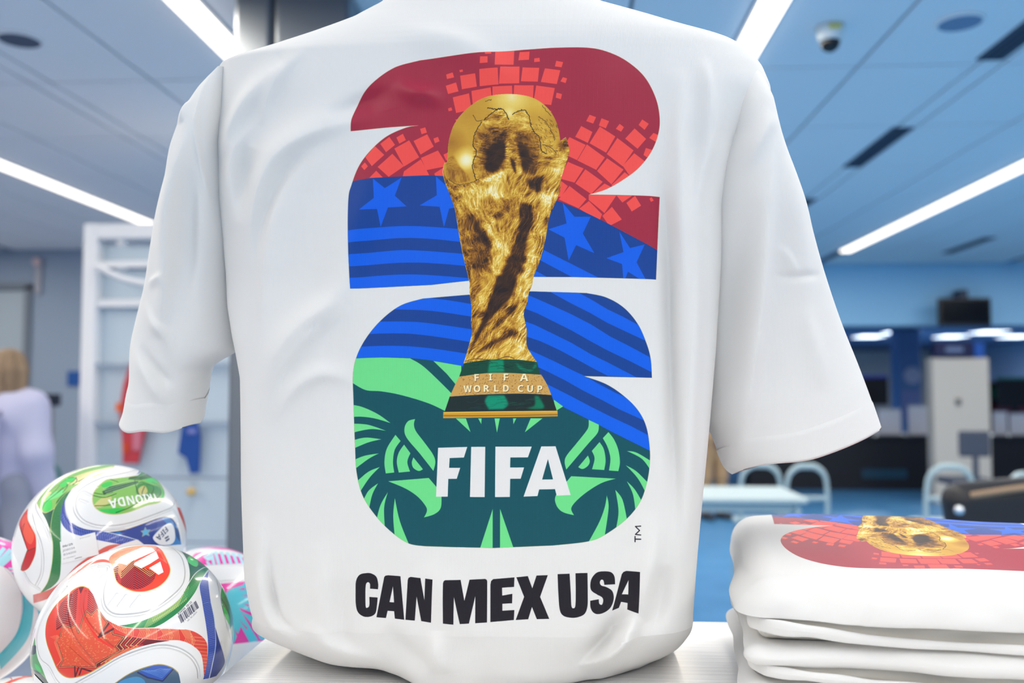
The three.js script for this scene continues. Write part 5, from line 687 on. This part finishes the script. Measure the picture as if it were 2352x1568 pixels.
// ---------- far side: opening, screens, counter, chairs ----------
{
  const P = at, black = std(rgb(16, 18, 26), 0.35), B = (o, name, x0, y0, x1, y1, d, depth, m, r = 0.004) => { const a = P(x0, y0, d), b = P(x1, y1, d); return part(name, box(b.x - a.x, a.y - b.y, depth, r), m, o, [(a.x + b.x) / 2 - o.position.x, (a.y + b.y) / 2 - o.position.y, -d - depth / 2 - o.position.z]); };
  const tv = thing('television', 'black flat screen hanging in front of the blue wall at the right', 'television', [P(2217, 717, 11).x, P(2217, 717, 11).y, -11]); B(tv, 'casing', 2156, 684, 2278, 748, 11, 0.06, black, 0.01); B(tv, 'screen', 2161, 689, 2273, 742, 10.998, 0.004, std(rgb(10, 11, 16), 0.15)); part('bracket', box(0.08, 0.34, 0.24), std(rgb(60, 70, 90), 0.6), tv, [0.02, 0.12, -0.17]);
  const lights = [[1996, 772], [2067, 762], [2184, 772], [2272, 762], [2332, 772]], far = new THREE.MeshStandardMaterial({ color: 0xffffff, emissive: new THREE.Color(0.86, 0.95, 1), emissiveIntensity: 4, roughness: 0.6 });
  const where = ['first from the left', 'second from the left', 'third from the left, over the grey kiosk', 'fourth from the left', 'last one at the right edge'];
  lights.forEach(([x, y], i) => { const p = atY(x, y, 2.372), t = thing('panel_light', 'bright panel light beyond the blue wall, ' + where[i], 'ceiling light', [p.x, 2.372, p.z], 0, 'panel lights in the far room'); part('frame', box(0.5, 0.012, 0.66), alu, t); part('diffuser', box(0.44, 0.012, 0.6), far, t, [0, -0.006, 0]); const l = new THREE.RectAreaLight(new THREE.Color(0.86, 0.95, 1), 60, 0.44, 0.6); l.name = 'panel_lamp'; l.position.set(p.x, 2.35, p.z); l.rotation.x = -Math.PI / 2; l.castShadow = true; scene.add(l); });
  const kx = P(2208, 900, 10.9), k = thing('kiosk', 'tall pale grey freestanding kiosk with a dark blue sign on top', 'kiosk', [kx.x, 0, -10.9]); { const a = P(2143, 822, 10.9), b = P(2273, 822, 10.9); part('body', box(b.x - a.x, a.y, 0.2, 0.01), std(rgb(214, 206, 196), 0.6), k, [0, a.y / 2, -0.1]); } B(k, 'sign', 2146, 785, 2236, 820.5, 10.88, 0.1, std(rgb(14, 26, 74), 0.4)); B(k, 'side_sign', 2237, 787, 2262, 820.5, 10.92, 0.1, std(rgb(30, 90, 180), 0.4)); B(k, 'sign_print', 2172, 797, 2212, 808, 10.87, 0.006, std(rgb(110, 130, 170), 0.5), 0); B(k, 'lock', 2196, 915, 2208, 930, 10.88, 0.02, std(rgb(110, 108, 108), 0.5));
  const ct = thing('counter', 'long black counter across the far end of the hall', 'counter', [5.2, 0, -12.62]); part('front_panel', box(5.2, 0.7, 0.05), std(rgb(24, 26, 36), 0.6), ct, [0, 0.35, 0.3]); part('counter_top', box(5.3, 0.045, 0.75, 0.008), std(rgb(34, 36, 46), 0.45), ct, [0, 0.723, 0]); for (const s of [-1, 1]) part('end_panel', box(0.04, 0.7, 0.6), std(rgb(24, 26, 36), 0.6), ct, [s * 2.56, 0.35, -0.02]);
  B(ct, 'notice', 1980, 1077, 2084, 1099, 12.285, 0.01, std(rgb(28, 72, 96), 0.5));
  const bd = (x0, y0, x1, label) => { const a = P(x0, y0, 12.5), b = P(x1, y0, 12.5), o = thing('notice_board', label, 'board', [(a.x + b.x) / 2, 0.7455, -12.5]); part('sheet', box(b.x - a.x, a.y - 0.7455, 0.03, 0.004), std(rgb(226, 228, 240), 0.6), o, [0, (a.y - 0.7455) / 2, 0]); part('rail', box(b.x - a.x, 0.02, 0.04), alu, o, [0, a.y - 0.7455 - 0.01, 0.002]); };
  bd(2016, 938, 2068, 'low white board standing on the black counter, left one'); bd(2086, 930, 2141, 'white board on the black counter touching the kiosk at its left'); bd(2280, 944, 2312, 'white board on the black counter just right of the kiosk'); bd(2318, 948, 2360, 'white board on the black counter at the right edge of the picture');
  const mon = (x0, y0, x1, y1, label, col) => { const a = P(x0, y0, 12.7), b = P(x1, y1, 12.7), o = thing('monitor', label, 'monitor', [(a.x + b.x) / 2, 0.7455, -12.7]); part('casing', box(b.x - a.x, a.y - b.y, 0.04, 0.008), black, o, [0, (a.y + b.y) / 2 - 0.7455, 0]); part('top_edge', box(b.x - a.x, 0.03, 0.045, 0.004), std(col, 0.5), o, [0, a.y - 0.7455, 0]); part('stand', box(0.06, b.y - 0.7455 + 0.03, 0.03), black, o, [0, (b.y - 0.7455 + 0.03) / 2 + 0.001, 0]); part('foot', box(0.24, 0.014, 0.16, 0.004), black, o, [0, 0.007, 0]); };
  mon(1952, 865, 2040, 930, 'dark monitor with a blue upper edge on the counter beside the right sleeve', rgb(60, 80, 210)); mon(2290, 868, 2370, 936, 'dark monitor on the counter at the right edge', rgb(40, 130, 120));
  const cl = thing('blue_column', 'blue square column with a white disc in the far room left of the kiosk', 'column', [P(2092, 890, 15).x, 0, -15.2]); part('shaft', box(0.36, 2.37, 0.36, 0.01), std(rgb(120, 156, 204), 0.6), cl, [0, 1.187, 0]); part('disc', new THREE.CylinderGeometry(0.14, 0.14, 0.012, 32).rotateX(Math.PI / 2), std(rgb(216, 218, 238), 0.6), cl, [0.04, P(2092, 862, 15).y, 0.186]); part('poster', box(0.3, 0.5, 0.008), std(rgb(150, 160, 210), 0.6), cl, [0.01, 1.1, 0.185]);
  const shelf = thing('shelf_unit', 'dark shelf with red and green goods in the far room at the right edge', 'shelf', [P(2320, 900, 15).x, 0, -15]); for (const s of [-1, 1]) part('side_panel', box(0.03, 1.5, 0.4), std(rgb(40, 46, 60), 0.6), shelf, [s * 0.55, 0.75, 0]); for (const h of [0.5, 0.95, 1.2, 1.49]) part('board', box(1.07, 0.025, 0.4), std(rgb(40, 46, 60), 0.6), shelf, [0, h, 0]); part('back_board', box(1.07, 1.5, 0.02), std(rgb(30, 36, 50), 0.7), shelf, [0, 0.75, -0.19]);
  const gd = (x, y, w, h, m, label) => { const o = thing('carton', label, 'box', [shelf.position.x + x, y, -14.94]); part('carton_body', box(w, h, 0.22, 0.006), m, o, [0, h / 2, 0]); part('lid', box(w + 0.004, h * 0.22, 0.224, 0.004), m, o, [0, h * 0.89, 0]); }; gd(-0.2, 1.213, 0.2, 0.2, std(rgb(40, 150, 130), 0.6), 'green carton on the dark shelf at the right edge'); gd(-0.05, 0.963, 0.5, 0.17, std(rgb(130, 60, 84), 0.6), 'dull red carton on the dark shelf at the right edge');
  // chairs and table of pale painted tube
  const pale = std(rgb(176, 196, 202), 0.45), paleSeat = std(rgb(192, 208, 212), 0.55);
  const chairProto = () => { const o = new THREE.Group(); const H1 = 0.86;
    part('backrest', tube([[-0.19, 0.45, 0.19], [-0.195, 0.66, 0.21], [-0.165, 0.8, 0.225], [-0.08, H1 - 0.005, 0.232], [0, H1, 0.234], [0.08, H1 - 0.005, 0.232], [0.165, 0.8, 0.225], [0.195, 0.66, 0.21], [0.19, 0.45, 0.19]], 0.022, 60, 12), pale, o);
    part('back_rail', tube([[-0.19, 0.64, 0.208], [0, 0.64, 0.225], [0.19, 0.64, 0.208]], 0.016, 20, 10), pale, o);
    part('seat', new RoundedBoxGeometry(0.4, 0.03, 0.4, 4, 0.014), paleSeat, o, [0, 0.45, 0]);
    for (const [x, z] of [[-1, 1], [1, 1], [-1, -1], [1, -1]]) part('leg', tube([[x * 0.175, 0.44, z * 0.165], [x * 0.2, 0, z * 0.195]], 0.014, 4, 10), pale, o);
    return o; };
  const proto = chairProto();
  const put = (x, y, d, turn, label, sc = 1) => { const p = P(x, y, d), o = proto.clone(); o.name = numbered('metal_chair'); o.position.set(p.x, 0, -d); o.rotation.y = turn; o.scale.set(sc, 1, sc); scene.add(o); tag(o, label, 'chair', 'pale tube chairs on the blue floor'); };
  put(1735, 1070, 6.35, 0, 'pale grey tube chair under the right sleeve, nearest the shirt', 0.72); put(1838, 1071, 6.3, 0, 'pale grey tube chair at the right end of the long pale table', 0.72); put(2155, 1063, 6.35, 0, 'pale grey tube chair with an open round back in front of the kiosk', 0.8); put(2262, 1075, 5.75, 0.75, 'pale grey tube chair turned sideways beside the black armchair', 0.9);
  const tx = P(1690, 1137, 5.5), tb = thing('long_table', 'long pale grey table before the tube chairs, right of the shirt', 'table', [tx.x, 0, -5.55]); part('table_top', new RoundedBoxGeometry(0.86, 0.035, 0.62, 3, 0.012), paleSeat, tb, [-0.06, 0.735, 0]); part('apron', box(0.74, 0.06, 0.5), pale, tb, [-0.06, 0.69, 0]); for (const [x, z] of [[-1, 1], [1, 1], [-1, -1], [1, -1]]) part('leg', new THREE.CylinderGeometry(0.018, 0.018, 0.7, 14), pale, tb, [-0.06 + x * 0.38, 0.35, z * 0.26]);
  const gx = P(2216, 1010, 9.2), gc = thing('office_chair', 'dark grey office chair with a padded back in front of the kiosk', 'chair', [gx.x, 0, -9.2]), gm = std(rgb(74, 80, 96), 0.7); part('backrest', new RoundedBoxGeometry(0.3, 0.26, 0.06, 4, 0.025), gm, gc, [0, P(2216, 1016, 9.2).y, 0.2]); part('back_bar', box(0.05, 0.34, 0.03), gm, gc, [0, 0.58, 0.22]); part('seat', new RoundedBoxGeometry(0.44, 0.07, 0.42, 4, 0.03), gm, gc, [0, 0.45, 0]); part('stem', new THREE.CylinderGeometry(0.025, 0.025, 0.36, 14), alu, gc, [0, 0.24, 0]); for (let i = 0; i < 5; i++) { const a = i / 5 * Math.PI * 2; part('foot', tube([[0, 0.08, 0], [0.26 * Math.cos(a), 0.03, 0.26 * Math.sin(a)]], 0.018, 4, 8), gm, gc); }
  // black armchair
  const ac = P(2300, 1150, 3.6), arm = thing('armchair', 'black upholstered armchair with a tan band and a small added bead standing for its highlight, at the right edge', 'armchair', [ac.x, 0, -3.6], -0.2), bm = std(rgb(26, 26, 32), 0.5);
  part('backrest', new RoundedBoxGeometry(0.62, 0.5, 0.16, 8, 0.075), bm, arm, [0.09, 0.81, 0.1], [0, 0, 0.12]); part('seat', new RoundedBoxGeometry(0.6, 0.2, 0.56, 6, 0.07), bm, arm, [0.06, 0.4, -0.22]); for (const s of [-1, 1]) part('armrest', new RoundedBoxGeometry(0.14, 0.34, 0.6, 6, 0.06), bm, arm, [0.06 + s * 0.34, 0.5, -0.2]); part('band', tube([[-0.15, 0.985, 0.165], [0.02, 1.02, 0.185], [0.2, 1.045, 0.185], [0.38, 1.065, 0.165]], 0.014, 30, 8), std(rgb(150, 124, 100), 0.6), arm); part('highlight_bead', new THREE.SphereGeometry(0.02, 16, 12), std(rgb(226, 230, 236), 0.2, { metalness: 0.8 }), arm, [-0.19, 0.93, 0.17]); for (const [x, z] of [[-1, 1], [1, 1], [-1, -1], [1, -1]]) part('leg', new THREE.CylinderGeometry(0.022, 0.018, 0.31, 12), black, arm, [0.06 + x * 0.24, 0.155, -0.2 + z * 0.22]);  // small shiny sphere on the backrest is added to imitate a highlight
}
renderer.render(scene, camera);
